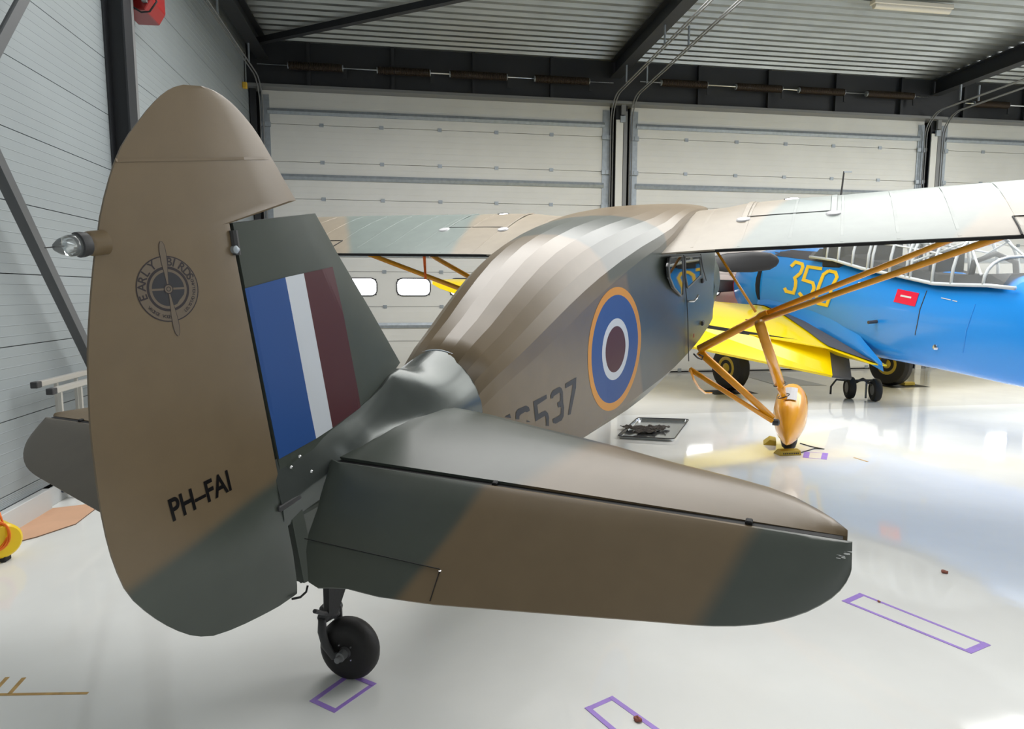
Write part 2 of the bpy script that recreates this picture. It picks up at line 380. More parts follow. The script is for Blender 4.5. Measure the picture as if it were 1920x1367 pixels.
# ------------------------------------------------------------------ sectional doors
SE2 = 4.318; PH = .61; HS = .9927
def door(idx, x0, x1, hinge0, nh, windows):
    d = empty('door_%d' % idx, (0, WY, 0), kind='structure')
    tops = [SE2+PH]+[SE2-PH*k for k in range(8)]
    tops = tops+[0.03]
    for i in range(len(tops)-1):
        hi, lo = tops[i], tops[i+1]
        m = MB(); g = .0035
        if windows and abs(hi-1.878) < .05:
            # panel with real window openings: top strip, bottom strip, mullions
            zt, zb = 1.757, 1.469
            m.box((x0, -.04, zt), (x1, .04, hi-g)); m.box((x0, -.04, lo+g), (x1, .04, zb))
            xs = x0
            for wx in windows:
                if wx-.34 > xs: m.box((xs, -.04, zb), (wx-.285, .04, zt)); xs = wx+.285
            m.box((xs, -.04, zb), (x1, .04, zt))
        else:
            m.box((x0, -.04, lo+g), (x1, .04, hi-g))
            for q in range(1, 6):                      # faint pressed lines
                zz = lo+(hi-lo)*q/6; m.add([(x0,-.04,zz-.003),(x1,-.04,zz-.003),(x1,-.0415,zz),(x0,-.0415,zz),(x1,-.04,zz+.003),(x0,-.04,zz+.003)],[(0,1,2,3),(3,2,4,5)])
        m.make('door_panel', M['panel'], d)
    MB().box((x0, -.03, 0), (x1, .03, .045)).make('bottom_seal', M['black'], d)
    for wx in windows:                                  # rounded window frame and bright pane
        a_, b_, r = .29, .15, .10
        def rr(A, B, R, y):
            out = []
            for cx, cz, s in ((A-R, B-R, 0), (-A+R, B-R, 1), (-A+R, -B+R, 2), (A-R, -B+R, 3)):
                for k in range(6): t = (s+k/5)*PI/2; out.append((wx+cx+R*math.cos(t), y, 1.613+cz+R*math.sin(t)))
            return out
        fo = rr(.305, .163, .115, -.05); fi = rr(.283, .143, .095, -.05); fi2 = rr(.283, .143, .095, .02); fo2 = rr(.305, .163, .115, -.04)
        m = MB(); m.rings([fo2, fo, fi, fi2], cap=False); wf = m.make('window_frame', M['fork'], d)
        m = MB(); v = rr(.286, .146, .097, .0); m.add(v, [tuple(range(len(v)))]); m.make('pane', M['lit'], wf)
    for zc in (4.52, 3.46, 2.18, .94):                  # horizontal stiffening rails
        m = MB(); m.add([(x0+.1,-.04,zc-.045),(x0+.1,-.065,zc-.045),(x0+.1,-.085,zc),(x0+.1,-.065,zc+.045),(x0+.1,-.04,zc+.045),
                         (x1-.1,-.04,zc-.045),(x1-.1,-.065,zc-.045),(x1-.1,-.085,zc),(x1-.1,-.065,zc+.045),(x1-.1,-.04,zc+.045)],
                        [(0,1,6,5),(1,2,7,6),(2,3,8,7),(3,4,9,8),(0,4,3,2,1),(5,6,7,8,9)])
        m.make('stiffening_rail', M['galv'], d)
    for zz in tops[1:-1]:                                # hinges on every joint
        for k in range(nh):
            x = hinge0+HS*k
            MB().box((x-.035, -.052, zz-.028), (x+.035, -.04, zz+.03)).box((x-.03, -.058, zz-.008), (x+.03, -.05, zz+.008)).make('hinge', M['galv'], d)
    for sx in (x0, x1-.13):                              # end caps and roller holders
        MB().box((sx, -.055, .03), (sx+.13, -.041, SE2+PH-.15)).make('end_stile', M['galv'], d)
        for zz in tops[1:-1]:
            MB().box((sx-.015, -.09, zz-.055), (sx+.145, -.055, zz+.02)).box((sx+.06, -.1, zz-.05), (sx+.07, -.09, zz+.015)).make('roller_bracket', M['galv'], d)
    return d
h1 = -1.4196; h2 = 5.0935
D1 = (-2.38, 3.62); D2 = (4.02, 10.0); D3 = (10.38, RX)
wins1 = [.97+HS*k*1.0 for k in ()]
def wx_at(px): return wp(px, 542, 1, WY)[0]
w0 = wx_at(775.5); wstep = wx_at(775.5)-wx_at(675)
door(1, D1[0], D1[1], h1, 5, [w0-wstep*2, w0-wstep, w0, w0+wstep, w0+2*wstep])
w2 = wx_at(1322)
door(2, D2[0], D2[1], h2, 6, [w2-.0, w2+wstep, w2+2*wstep, w2+3*wstep, w2+4*wstep])
door(3, D3[0], D3[1], 11.35, 3, [11.3+wstep, 11.3+2*wstep])
# posts between doors
def post(x, label, wd=.28):
    p = empty('door_post', (x, WY-.08, 0), label, 'column')
    ibeam(MB(), (0, .1, 0), (0, .1, 4.9), min(.22, wd), .28, up=(0, 1, 0)).make('steel_section', M['steel'], p)
    if wd < .2: return
    MB().box((-.11, -.075, 0), (.02, -.055, 4.6)).make('cover_plate', M['panel'], p)
    MB().box((.03, -.075, 0), (.10, -.05, 4.75)).make('guide_channel', M['steelg'], p)
    MB().box((-.04, -.11, 4.55), (.05, -.07, 4.66)).make('bumper', M['galv'], p)
    MB().box((-.03, -.12, 4.68), (.05, -.075, 4.85)).make('bearing_plate', M['steelg'], p)
post(3.82, 'steel post between the first and second sectional doors')
post(10.19, 'steel post at the right, between second and third doors')
post(-2.49, 'dark steel corner post at the left end of the doors', .1)
# curved door tracks
def track(x, sgn, label):
    t = empty('door_track', (x, WY-.12, 0), label, 'door track', 'curved galvanised door tracks')
    pts = [(0, 0, .05), (0, 0, 4.55)]
    for k in range(1, 9):
        a = PI/2*k/8; pts.append((0, -.42*(1-math.cos(a)), 4.55+.42*math.sin(a)))
    pts += [(0, -3.5, 5.02), (0, -7.0, 5.05)]
    for off in (-.022, .022):
        m = MB()
        prev = None
        for p in pts:
            p = Vector(p)+Vector((0, 0, 0))
            prev = p
        m.tube([Vector(p)+Vector((off, 0, 0)) for p in pts], .011, 6); m.make('rail', M['steelg'], t, True)
    for yy in (-.75, -2.4, -5):
        MB().bar((0, yy, 5.02), (0, yy, 5.3), .03, .02).make('hanger', M['galv'], t)
track(-2.36, 1, 'galvanised track curving back beside the left wall')
track(3.64, 1, 'galvanised track curving back, left side of the first post')
track(4.0, 1, 'galvanised track curving back, right side of the first post')
track(9.98, 1, 'galvanised track curving back, left side of the right post')
track(10.36, 1, 'galvanised track curving back, right side of the right post')
# torsion spring shafts
def spring_shaft(x0, x1, springs, z, label):
    s = empty('spring_shaft', (0, WY-.32, z), label, 'door spring')
    MB().tube([(x0, 0, 0), (x1, 0, 0)], .0125, 10).make('shaft', M['chrome'], s, True)
    for a, b in springs:
        nt = int((b-a)/.021)
        pts = []
        for i in range(nt*8+1):
            t = i/8; pts.append((a+(b-a)*t/nt, .058*math.cos(2*PI*t), .058*math.sin(2*PI*t)))
        MB().tube(pts, .0095, 5).make('coil_spring', M['spring'], s, True)
        for e in (a, b):
            MB().lathe([(-.012, .02), (-.012, .05), (.012, .05), (.012, .02)], (e, 0, 0), (1, 0, 0), 14).make('spring_end', M['galv'], s, auto=40)
        MB().bar((b+.04, .02, -.16), (b+.04, .02, .03), .05, .02, up=(0,1,0)).make('bearing_bracket', M['steel'], s)
def sx(px, py): return wp(px, py, 1, WY-.32)[0]
spring_shaft(sx(482, 125), sx(1150, 160), [(sx(541,128), sx(642,131)), (sx(708,133), sx(806,136)), (sx(844,139), sx(950,143)), (sx(1003,146), sx(1104,152))], wp(808, 137, 1, WY-.32)[2], 'spring shaft with four dark coil springs above the first door')
spring_shaft(sx(1200, 152), sx(1740, 186), [(sx(1240,156), sx(1325,160)), (sx(1380,163), sx(1465,168)), (sx(1498,170), sx(1582,175)), (sx(1625,179), sx(1712,183))], wp(1480, 168, 1, WY-.32)[2], 'spring shaft with four dark coil springs above the second door')
spring_shaft(10.6, RX, [(sx(1826,192), sx(1890,198))], wp(1860, 196, 1, WY-.32)[2], 'spring shaft above the third door at the right edge')
# yellow pull switch
ps = empty('pull_switch', tuple(wp(459, 160, 1, 11.2)), 'small yellow switch hanging by the corner post', 'switch')
MB().box((-.035, -.03, -.05), (.035, .03, .05)).make('body', M['socket'], ps, bevel=.01)
MB().tube([(0, 0, .05), (.01, 0, .5)], .008, 6).make('cable', M['black'], ps)

# ================================================================== AIRPLANE (camouflaged high-wing)
AP = empty('airplane', (0,0,0), 'camouflaged high-wing airplane with RAF roundel and yellow struts, tail to the viewer', 'airplane')
AP.matrix_world = MA
def lerp(tab, x):
    if x <= tab[0][0]: return tab[0][1]
    for (a, va), (b, vb) in zip(tab, tab[1:]):
        if x <= b: return va+(vb-va)*(x-a)/(b-a)
    return tab[-1][1]
HW = [(-.2, .020), (.3, .10), (.70, .20), (.77, .232), (1.2, .305), (2.0, .40), (3.45, .572), (4.9, .56), (5.35, .50), (5.7, .46)]
ZU = [(-.2, .80), (.3, .80), (.70, .82), (.77, .905), (1.2, 1.01), (2.0, 1.19), (2.8, 1.335), (3.1, 1.365), (3.4, 1.43), (3.8, 1.47), (4.6, 1.45), (5.0, 1.15), (5.35, .95), (5.7, .92)]
ZT = [(-.2, .84), (.3, .84), (.70, .90), (.77, 1.112), (1.0, 1.20), (1.3, 1.325), (1.6, 1.43), (1.9, 1.495), (2.3, 1.535), (2.8, 1.55), (3.4, 1.545), (4.0, 1.545), (4.6, 1.52), (5.0, 1.25), (5.35, 1.03), (5.7, 1.0)]
ZL = [(-.2, .58), (.77, .47), (1.9, .375), (3.3, .37), (4.2, .33), (5.35, .36), (5.7, .40)]
ZB = [(-.2, .56), (.77, .42), (2.0, .26), (2.7, .20), (3.5, .175), (4.5, .15), (5.35, .2), (5.7, .26)]
def lerp(tab, x):
    """smooth monotone-ish interpolation"""
    n = len(tab)
    if x <= tab[0][0]: return tab[0][1]
    if x >= tab[-1][0]: return tab[-1][1]
    for i in range(n-1):
        if x <= tab[i+1][0]: break
    (x0, y0), (x1, y1) = tab[i], tab[i+1]; h = x1-x0
    def sl(k):
        if k <= 0 or k >= n-1: return None
        a = (tab[k][1]-tab[k-1][1])/(tab[k][0]-tab[k-1][0]); b = (tab[k+1][1]-tab[k][1])/(tab[k+1][0]-tab[k][0])
        return 0 if a*b <= 0 else 2*a*b/(a+b)
    d = (y1-y0)/h; m0 = sl(i); m1 = sl(i+1); m0 = d if m0 is None else m0; m1 = d if m1 is None else m1
    t = (x-x0)/h
    return (2*t**3-3*t*t+1)*y0+(t**3-2*t*t+t)*h*m0+(-2*t**3+3*t*t)*y1+(t**3-t*t)*h*m1
def fus_half(x, sgn):
    hw, zu, zt, zl, zb = (lerp(t, x) for t in (HW, ZU, ZT, ZL, ZB))
    pts = [(0, zb), (hw*.72, zb+.01), (hw, zl), (hw*1.012, zl+(zu-zl)*.45), (hw*1.0, zu-.02 if x < 3 else zu)]
    ang = [13, 29, 45, 60, 76]
    for a in ang:
        t = math.radians(a); e = .88
        pts.append((hw*abs(math.cos(t))**e, zu+(zt-zu)*abs(math.sin(t))**(1.0)))
    pts.append((0, zt))
    return pts
xs = [.77, .9, 1.05, 1.2, 1.4, 1.6, 1.8, 2.0, 2.3, 2.6, 2.9, 3.2, 3.45, 3.8, 4.2, 4.6, 4.8, 5.0, 5.2, 5.35, 5.55, 5.7]
xs = [-.2, 0, .3, .5, .7] + xs
def fus_ring(x):
    h = fus_half(x, 1); r = [(x, -a, z) for a, z in h]; l_ = [(x, a, z) for a, z in h[-2:0:-1]]
    return r+l_
def A(x, y, ax=1, v=0): return ap(x, y, ax, v)
sn = (.12, 1, 0); sc_ = -(.40-.24)
g1 = [((1, 0, 0), 2.08), ((-1, 0, 0), -3.02), ((0, 0, 1), 1.22)]
g2 = [((1, 0, 0.25), 2.33+.3), ((-1, 0, 0), -6), ((0, 0, -1), -1.30)]
g3 = [((-1, 0, 0), -.76)]
M['fuscamo'] = camo('fuselage_camouflage', [g1, g2, g3], 0.30, spec=.7, soft=.03, wob=.03)
NR = len(fus_ring(1))
m = MB(); m.rings([fus_ring(x) for x in xs])
fus = m.make('fuselage', M['fuscamo'], AP, smooth=True)
for e in fus.data.edges:                      # creases run along the stringers only
    a_, b_ = sorted(e.vertices)
    if (b_-a_) % NR == 0: e.use_edge_sharp = True
    if (b_-a_) % NR != 0 and (a_ < NR or b_ >= NR*(len(xs)-1)): e.use_edge_sharp = True
# cowling
cz_ = .62
m = MB()
for x, ry, rz in ():
    pass
rings = []
for x, ry, rz in ((5.35, .515, .45), (5.5, .52, .47), (5.75, .51, .47), (6.0, .47, .44), (6.2, .41, .40), (6.32, .33, .33), (6.36, .26, .27)):
    rings.append([(x, ry*math.cos(2*PI*k/28), cz_-.02+rz*math.sin(2*PI*k/28)) for k in range(28)])
MB().rings(rings).make('engine_cowling', M['green'], AP, auto=50)
pr = MB(); hub = (6.62, 0, .66)
MB().lathe([(-.28, .06), (-.1, .08), (0, .10), (.1, .07), (.16, .01)], hub, (1, 0, 0), 20).make('propeller_hub', M['prop'], AP, auto=50)
for s in (-1, 1):
    rg = []
    for r, ch, tw in ((.06, .07, 60), (.2, .11, 50), (.45, .165, 35), (.75, .165, 24), (.95, .13, 20), (1.02, .075, 18), (1.045, .02, 18)):
        t = math.radians(tw); rg.append([(hub[0]+math.sin(t)*ch/2*math.cos(q)+.012*math.cos(t)*math.sin(q), s*r, hub[2]+.01*(-s)*r*2+math.cos(t)*ch*.8*math.cos(q)-.012*math.sin(t)*math.sin(q)) for q in [2*PI*k/12 for k in range(12)]])
    MB().rings(rg).make('propeller_blade', M['prop'], AP, True)
# tail fairing: lofted from a round ring to the fin base and stabiliser roots
def fair_half(x):
    """list of (y, z) from the low outer edge to the top centre"""
    ye = lerp([(-.24, .030), (-.05, .045), (.05, .085), (.2, .122), (.4, .175), (.55, .212), (.66, .226), (.80, .232)], x)
    ze = lerp([(-.24, .875), (-.05, .905), (.05, .950), (.2, .968), (.4, .970), (.5, .955), (.62, .915), (.72, .885), (.80, .875)], x)
    yt = lerp([(-.24, .018), (.0, .024), (.3, .026), (.46, .020), (.56, .004), (.80, 0.0)], x)
    zt = lerp([(-.24, 1.042), (-.05, 1.047), (.2, 1.068), (.343, 1.099), (.46, 1.138), (.52, 1.128), (.58, 1.106), (.64, 1.100), (.70, 1.108), (.80, 1.128)], x)
    yl = lerp([(-.24, .5), (-.05, .6), (.3, .8), (.80, 1.0)], x)*ye
    zl = lerp([(-.24, .80), (.3, .82), (.6, .78), (.80, .60)], x)
    out = [(yl, zl), ((yl+ye)/2+.004, (zl+ze)/2)]
    q = min(max((x-.18)/.50, 0), 1); q = q*q*(3-2*q)
    q = max(q, .5*(1-min(max((x+.05)/.3, 0), 1)))
    K = 14
    for i in range(K+1):
        a = i/K*PI/2
        cv = (yt+(ye-yt)*math.cos(a), ze+(zt-ze)*math.sin(a))
        cc = (ye+(yt-ye)*math.sin(a), zt+(ze-zt)*math.cos(a))
        out.append((cc[0]*(1-q)+cv[0]*q, cc[1]*(1-q)+cv[1]*q))
    return out
m = MB(); rg = []
for x in [-.24, -.18, -.1, -.03, .03, .1, .18, .27, .35, .42, .49, .55, .6, .65, .7, .75, .80]:
    h = fair_half(x)
    rg.append([(x, -a, z) for a, z in h]+[(x, a, z) for a, z in h[::-1]])
m.rings(rg, cap=True)
m.make('tail_fairing', M['fairing'], AP, auto=50)
rgp = fair_half(.80)
MB().tube([(.805, -a, z) for a, z in rgp]+[(.805, a, z) for a, z in rgp[-2::-1]], .0045, 6).make('fairing_rim', M['galv'], AP, True)
for px, py in ((562, 856), (546, 876), (518+66, 884)):
    p = ap(px, py, 1, -.035); MB().lathe([(0, .006), (.004, .004), (.005, .001)], p, (0, -1, 0), 8).make('fairing_screw', M['chrome'], AP, auto=50)
# tail post below the fin and the stern box
MB().rings([[(-.205, -.022, .57), (-.15, -.03, .56), (-.15, .03, .56), (-.205, .022, .57)], [(-.205, -.02, 1.78), (-.19, -.02, 1.78), (-.19, .02, 1.78), (-.205, .02, 1.78)]]).make('stern_post', M['green'], AP)
# fin
finp = [(-.215, 1.0), (-.215, 1.795)] + [tuple((A(*p)[0], A(*p)[2])) for p in ((590, 400), (634, 479), (692.6, 579), (753, 686))] + [(.40, 1.10), (.30, 1.0)]
def foil_mesh(slc, thick, tipscale, mk, u_prof):
    """slc: (s, t0, t1) ; mk(s, t, h) -> xyz ; thick(s) ; u_prof list of (u, h) from t1 (leading) back to t0"""
    rings = []
    for i, (s, t0, t1) in enumerate(slc):
        sc = thick(s)*tipscale(s)
        ring = [mk(s, t1+(t0-t1)*u, h*sc) for u, h in u_prof] + [mk(s, t1+(t0-t1)*u, -h*sc) for u, h in u_prof[::-1]]
        rings.append(ring)
    return MB().rings(rings)
# fin slices along z: t = x
slc = poly_slices([(z, x) for x, z in finp], 0, 14)
fin = foil_mesh(slc, lambda z: 1, lambda z: 1, lambda z, x, h: (x, h, z), [(0, .002), (.05, .010), (.3, .026), (.7, .028), (1, .022)]).make('fin', M['green'], AP, auto=35)
# rudder
rud_px = [(566,394),(563,391),(547,367),(507,297),(477,245),(443,203),(417,180),(393,167),(363,158),(333,161),(310,172),(283,197),(257,230),(233,263),(217,297),(207,327),(197,363),(188,400),(185,430),(177,478.5),(170,553),(165.5,621),(164,667),(165.5,730),(168.7,803),(177,875),(186,943),(199.5,1011),(213,1057),(231.6,1101),(249.4,1126),(285,1156),(320.6,1177.5),(356,1191),(384.7,1193.5),(402.6,1191),(445.3,1175.7),(498.7,1149.7),(534.4,1129.4),(554,1113)]
ro = [(A(*p)[0], A(*p)[2]) for p in rud_px]
ro = densify(ro, 3) + [(-.2275, .575), (-.2275, 1.80)]
rpoly = [(z, x) for x, z in ro]
sl = poly_slices(rpoly, 0, 44)
ztop = max(z for z, _ in rpoly); zbot = min(z for z, _ in rpoly)
def rts(z): return max(.12, min(1, (ztop-z)/.22, (z-zbot)/.18+.1))**.5
def rud_prof(slc):
    rings = []
    for z, t0, t1 in slc:
        sc = rts(z); hn = z < 1.80
        prof = [(0, .022 if hn else .006), (.06, .024 if hn else .014), (.25, .022), (.6, .013), (.93, .005), (1, .0035)]
        rings.append([(t1+(t0-t1)*u, h*sc, z) for u, h in prof]+[(t1+(t0-t1)*u, -h*sc, z) for u, h in prof[::-1]])
    return MB().rings(rings)
bl = [(249,1101),(303,1069),(342,1037),(392,987),(427.5,955),(463,930),(509,901)]
pa, pb = A(*bl[0]), A(*bl[3]); pc = A(*bl[-1])
ins = (A(450, 1100)[0], 0, A(450, 1100)[2])
M['rudcamo'] = camo('rudder_camouflage', [[hp(P2(pa, 1), P2(pb, 1), ins), hp(P2(pb, 1), P2(pc, 1), ins)]], 0.36, soft=.03, wob=.012)
rud = rud_prof(sl).make('rudder', M['rudcamo'], AP, auto=20)
# rudder seams with rivets
for a_, b_ in (((215, 300), (506, 297)), ((420, 419), (185, 445))):
    p, q = A(a_[0], a_[1], 1, -.024), A(b_[0], b_[1], 1, -.022)
    if a_ == (215, 300): pass
    m = MB(); n = 14
    for i in range(n):
        c = p.lerp(q, (i+.5)/n); m.box((c.x-.003, c.y-.002, c.z-.003), (c.x+.003, c.y+.003, c.z+.003))
# rib tape at the top of the rudder
pq, pr_ = A(210, 302, 1, -.0235), A(506, 296.5, 1, -.0235)
# hinge bracket in the fin cutout
mb = MB().tube([A(437, 432, 1, -.026), A(444, 478, 1, -.026)], .012, 8)
mb.make('rudder_hinge', M['fork'], AP)
p = A(441, 468, 1, -.03); MB().lathe([(-.008, .012), (.006, .012), (.009, .006)], p, (0, -1, 0), 10).make('hinge_bolt', M['galv'], AP, auto=40)
p = A(531, 940, 1, 0); MB().box((p.x-.05, -.035, p.z-.01), (p.x+.05, .035, p.z+.01)).make('rudder_hinge', M['fork'], AP, bevel=.003)
# tail navigation light
p = A(181, 456, 1, 0)
tl = MB().lathe([(0, .030), (.035, .030), (.045, .027), (.05, .02)], (p.x+.02, 0, p.z), (-1, 0, .02), 20).make('tail_light', M['brown'], AP, auto=40)
MB().lathe([(.04, .027), (.055, .030), (.065, .030), (.07, .02)], (p.x+.02, 0, p.z), (-1, 0, .02), 20).make('lens_ring', M['fork'], tl, auto=40)
MB().lathe([(.06, .026), (.085, .025), (.105, .018), (.118, .008), (.121, .001)], (p.x+.02, 0, p.z), (-1, 0, .02), 20).make('lens', M['clear'], tl, True)
MB().tube([(p.x-.02, 0, p.z), (p.x-.12, -.004, p.z+.004)], .0015, 5).make('static_wire', M['fork'], tl)
MB().lathe([(.06, .005), (.07, .012), (.09, .012), (.098, .004)], (p.x+.02, 0, p.z), (-1, 0, .02), 12).make('bulb', M['chrome'], tl, True)

# decals: thin filled faces laid on a surface
def earclip(p2):
    n = len(p2); idx = list(range(n))
    ar = sum(p2[i][0]*p2[(i+1) % n][1]-p2[(i+1) % n][0]*p2[i][1] for i in range(n))
    if ar < 0: idx.reverse()
    cr = lambda o, a, b: (a[0]-o[0])*(b[1]-o[1])-(a[1]-o[1])*(b[0]-o[0])
    tris = []; guard = 0
    while len(idx) > 3 and guard < 5000:
        guard += 1; done = False
        for k in range(len(idx)):
            i0, i1, i2 = idx[k-1], idx[k], idx[(k+1) % len(idx)]; a, b, c = p2[i0], p2[i1], p2[i2]
            if cr(a, b, c) <= 1e-12: continue
            if any(cr(a, b, p2[q]) >= 0 and cr(b, c, p2[q]) >= 0 and cr(c, a, p2[q]) >= 0 for q in idx if q not in (i0, i1, i2)): continue
            tris.append((i0, i1, i2)); idx.pop(k); done = True; break
        if not done: break
    if len(idx) >= 3: tris.append(tuple(idx))
    return tris
def decal(name, polys, m, parent, surf=None, off=.0015, plane=None):
    mb = MB()
    for poly in polys: mb.add(poly, earclip([(p[0], p[2]) for p in poly]))
    return mb.make(name, m, parent)
def decal_old(name, polys, m, parent, surf=None, off=.0015, plane=None):
    """polys: list of outlines, each in airplane-local 3D points"""
    bm = bmesh.new()
    for poly in polys:
        vs = [bm.verts.new(p) for p in poly]
        try: bm.faces.new(vs)
        except ValueError: pass
    bmesh.ops.triangulate(bm, faces=bm.faces[:])
    me = D.meshes.new(name); bm.to_mesh(me); bm.free()
    o = link(name, me, m, parent); return o
def tree_meshes(o):
    out = [o] if o.type == 'MESH' else []
    for c_ in [x for x in D.objects if x.parent == o]: out += tree_meshes(c_)
    return out
def bvh_of(o): return BVHTree.FromPolygons([v.co.copy() for v in o.data.vertices], [tuple(p.vertices) for p in o.data.polygons])
def drape(objs, bvh, base_y=None, off=.0006):
    """press flat paint marks onto the surface along the y axis, keeping their small stacking order"""
    for o in objs:
        for v in o.data.vertices:
            h = bvh.ray_cast(Vector((v.co.x, -3, v.co.z)), Vector((0, 1, 0)))[0]
            if h is not None:
                extra = 0 if base_y is None else max(0, min(.0030, base_y-v.co.y))
                v.co.y = h.y-off-extra*.4
# fin flash (three stripes) on the fin's right side, painted patches that follow the fin
def quad(px): return [A(x, y, 1, -.024) for x, y in px]
fl = empty('fin_flash'); fl.parent = AP
decal('blue_stripe', [quad([(459,541),(532,520),(590,822),(523,861)])], M['rb'], fl)
decal('white_stripe', [quad([(532,520),(567,512.5),(621,802),(590,822)])], M['rw'], fl)
decal('red_stripe', [quad([(567,512.5),(625,500),(675,763.5),(621,802)])], M['rr'], fl)
for o in tree_meshes(fl):
    bm = bmesh.new(); bm.from_mesh(o.data); bmesh.ops.subdivide_edges(bm, edges=bm.edges[:], cuts=11, use_grid_fill=True); bm.to_mesh(o.data); bm.free()
drape(tree_meshes(fl), bvh_of(fin), None, .003)
# registration letters on the rudder
def text_obj(name, body, p0, p1, height, m, parent, ynorm=-1, off=0, bold=0.0, italic=0, font_scale=1.0, extr=.0004, tgtw=None):
    """text in the plane y = const; p0 = baseline start, p1 = direction point"""
    cu = D.curves.new(name, 'FONT'); cu.body = body; cu.size = 1; cu.extrude = extr/max(height, 1e-3); cu.shear = italic; cu.offset = bold
    to = D.objects.new(name, cu); COL.objects.link(to)
    dg = bpy.context.evaluated_depsgraph_get(); me = D.meshes.new_from_object(to.evaluated_get(dg))
    D.objects.remove(to); D.curves.remove(cu)
    p0 = Vector(p0); p1 = Vector(p1); ex = (p1-p0).normalized(); n = Vector((0, ynorm, 0)); ey = n.cross(ex)
    xs_ = [v.co.x for v in me.vertices]; wd = max(xs_)-min(xs_); x0 = min(xs_)
    ys_ = [v.co.y for v in me.vertices]; hg = max(ys_)-min(ys_); y0 = min(ys_)
    sx_ = (tgtw/wd) if tgtw else height/hg
    sy_ = height/hg
    for v in me.vertices: v.co = p0+ex*((v.co.x-x0)*sx_)+ey*((v.co.y-y0)*sy_)+n*(v.co.z*height)
    return link(name, me, m, parent)
q0 = A(331, 980, 1, -.0255); q1 = A(437, 919, 1, -.0255); q2 = A(319, 951, 1, -.0255)
reg = text_obj('registration', 'PH–FAI', q0, q1, .067, M['black_letter'], rud, tgtw=(q1-q0).length, bold=.022)
for v in reg.data.vertices: pass
# bold: offset duplicates of the lettering
# emblem on the rudder
lc = A(320, 543, 1, -.0262)
def cpts(c, r, n=40, y=None, a0=0, a1=2*PI): return [Vector((c.x+r*math.cos(a0+(a1-a0)*k/n), c.y if y is None else y, c.z+r*math.sin(a0+(a1-a0)*k/n))) for k in range(n+(0 if abs(a1-a0-2*PI) < 1e-6 else 1))]
def ringf(name, c, r0, r1, m, parent, n=48, dy=0):
    a = cpts(c, r0, n); b = cpts(c, r1, n); mb = MB()
    for k in range(n): a[k].y += dy; b[k].y += dy
    mb.add(a+b, [(k, (k+1) % n, n+(k+1) % n, n+k) for k in range(n)]); return mb.make(name, m, parent)
em = empty('emblem'); em.parent = rud
em['label'] = 'round emblem reading EARLY BIRDS with propeller'
R_ = (A(320, 478, 1, -.026).z-A(320, 606, 1, -.026).z)/2
lc = A(321, 542, 1, -.0262)
decal('disc', [cpts(lc, R_)], M['logow'], em)
ringf('outer_ring', lc, R_*.965, R_, M['logo'], em, dy=-.0004)
ringf('inner_ring', lc, R_*.60, R_*.68, M['logo'], em, dy=-.0004)
decal('hub_field', [[p+Vector((0, -.0003, 0)) for p in cpts(lc, R_*.52)]], M['ink'], em)
for a0 in (-7, 173):
    rg_ = math.radians(a0)
    d_ = Vector((math.cos(rg_), 0, math.sin(rg_)))
    MB().bar(lc+Vector((0, -.0006, 0)), lc+d_*R_*.55+Vector((0, -.0006, 0)), .0006, R_*.06, up=(d_.cross(Vector((0, 1, 0))))).make('spoke', M['logow'], em)
ringf('hub_ring', lc, R_*.52, R_*.56, M['logow'], em, dy=-.0005)
tip = A(307, 452, 1, -.0262); tip2 = A(339, 630, 1, -.0262)
for t_ in (tip, tip2):
    d_ = (t_-lc); L_ = d_.length; d_.normalize(); nrm = Vector((-d_.z, 0, d_.x))
    prof_ = [(.10, .02), (.3, .045), (.55, .085), (.8, .095), (.93, .07), (1.0, .015)]
    sg = 1
    for nm, mt, ex_, dy in (('blade_edge', M['logo'], .016, -.0010), ('blade', M['logow'], 0, -.0014)):
        left = [lc+d_*(u*L_)+nrm*((w_+ex_)*R_) + Vector((0, dy, 0)) for u, w_ in prof_]; right = [lc+d_*(u*L_)-nrm*((w_+ex_)*R_) + Vector((0, dy, 0)) for u, w_ in prof_]
        decal(nm, [left+right[::-1]], mt, em)
decal('boss', [[p+Vector((0, -.0018, 0)) for p in cpts(lc, R_*.14)]], M['logow'], em)
ringf('boss_ring', lc, R_*.12, R_*.15, M['logo'], em, dy=-.0020); ringf('boss_ring', lc, R_*.05, R_*.075, M['logo'], em, dy=-.0020)
def arc_text(body, c, r, a_start, a_end, size, parent, flip=False, dy=-.0008):
    n = len(body)
    for i, chh in enumerate(body):
        if chh == ' ': continue
        t = math.radians(a_start+(a_end-a_start)*(i+.5)/n)
        rad = Vector((math.cos(t), 0, math.sin(t))); tang = Vector((math.sin(t), 0, -math.cos(t)))
        if flip: rad_up = -rad; tang = -tang
        else: rad_up = rad
        base = c+rad*r + Vector((0, dy, 0)) - tang*(size*.32) - rad_up*(size*.5)
        text_obj('letter', chh, base, base+tang, size, M['logo'], parent, extr=.0001, bold=.018)
# seen from the right side (-y) +x points right, so angles run as in the picture
arc_text('EARLY', lc, R_*.83, 196, 108, R_*.25, em)
arc_text('BIRDS', lc, R_*.83, 82, 10, R_*.25, em)
arc_text('VROEGE VOGELS', lc, R_*.84, 208, 272, R_*.10, em, flip=True)
arc_text('LELYSTAD HOLLAND', lc, R_*.84, 296, 370, R_*.10, em, flip=True)

rbv = bvh_of(rud)
vs = []
for k in range(25):
    p_ = A(212, 300, 1, -.02).lerp(A(506.5, 296.5, 1, -.02), k/24)
    vs += [Vector((p_.x, -.03, p_.z-.004)), Vector((p_.x, -.03, p_.z+.004))]
seam = MB().add(vs, [(2*k, 2*k+1, 2*k+3, 2*k+2) for k in range(24)]).make('seam_tape', M['rudcamo'], rud)
drape([seam], rbv, None, .0022)
drape(tree_meshes(em), rbv, lc.y, .0006)
drape([reg], rbv, None, .0012)
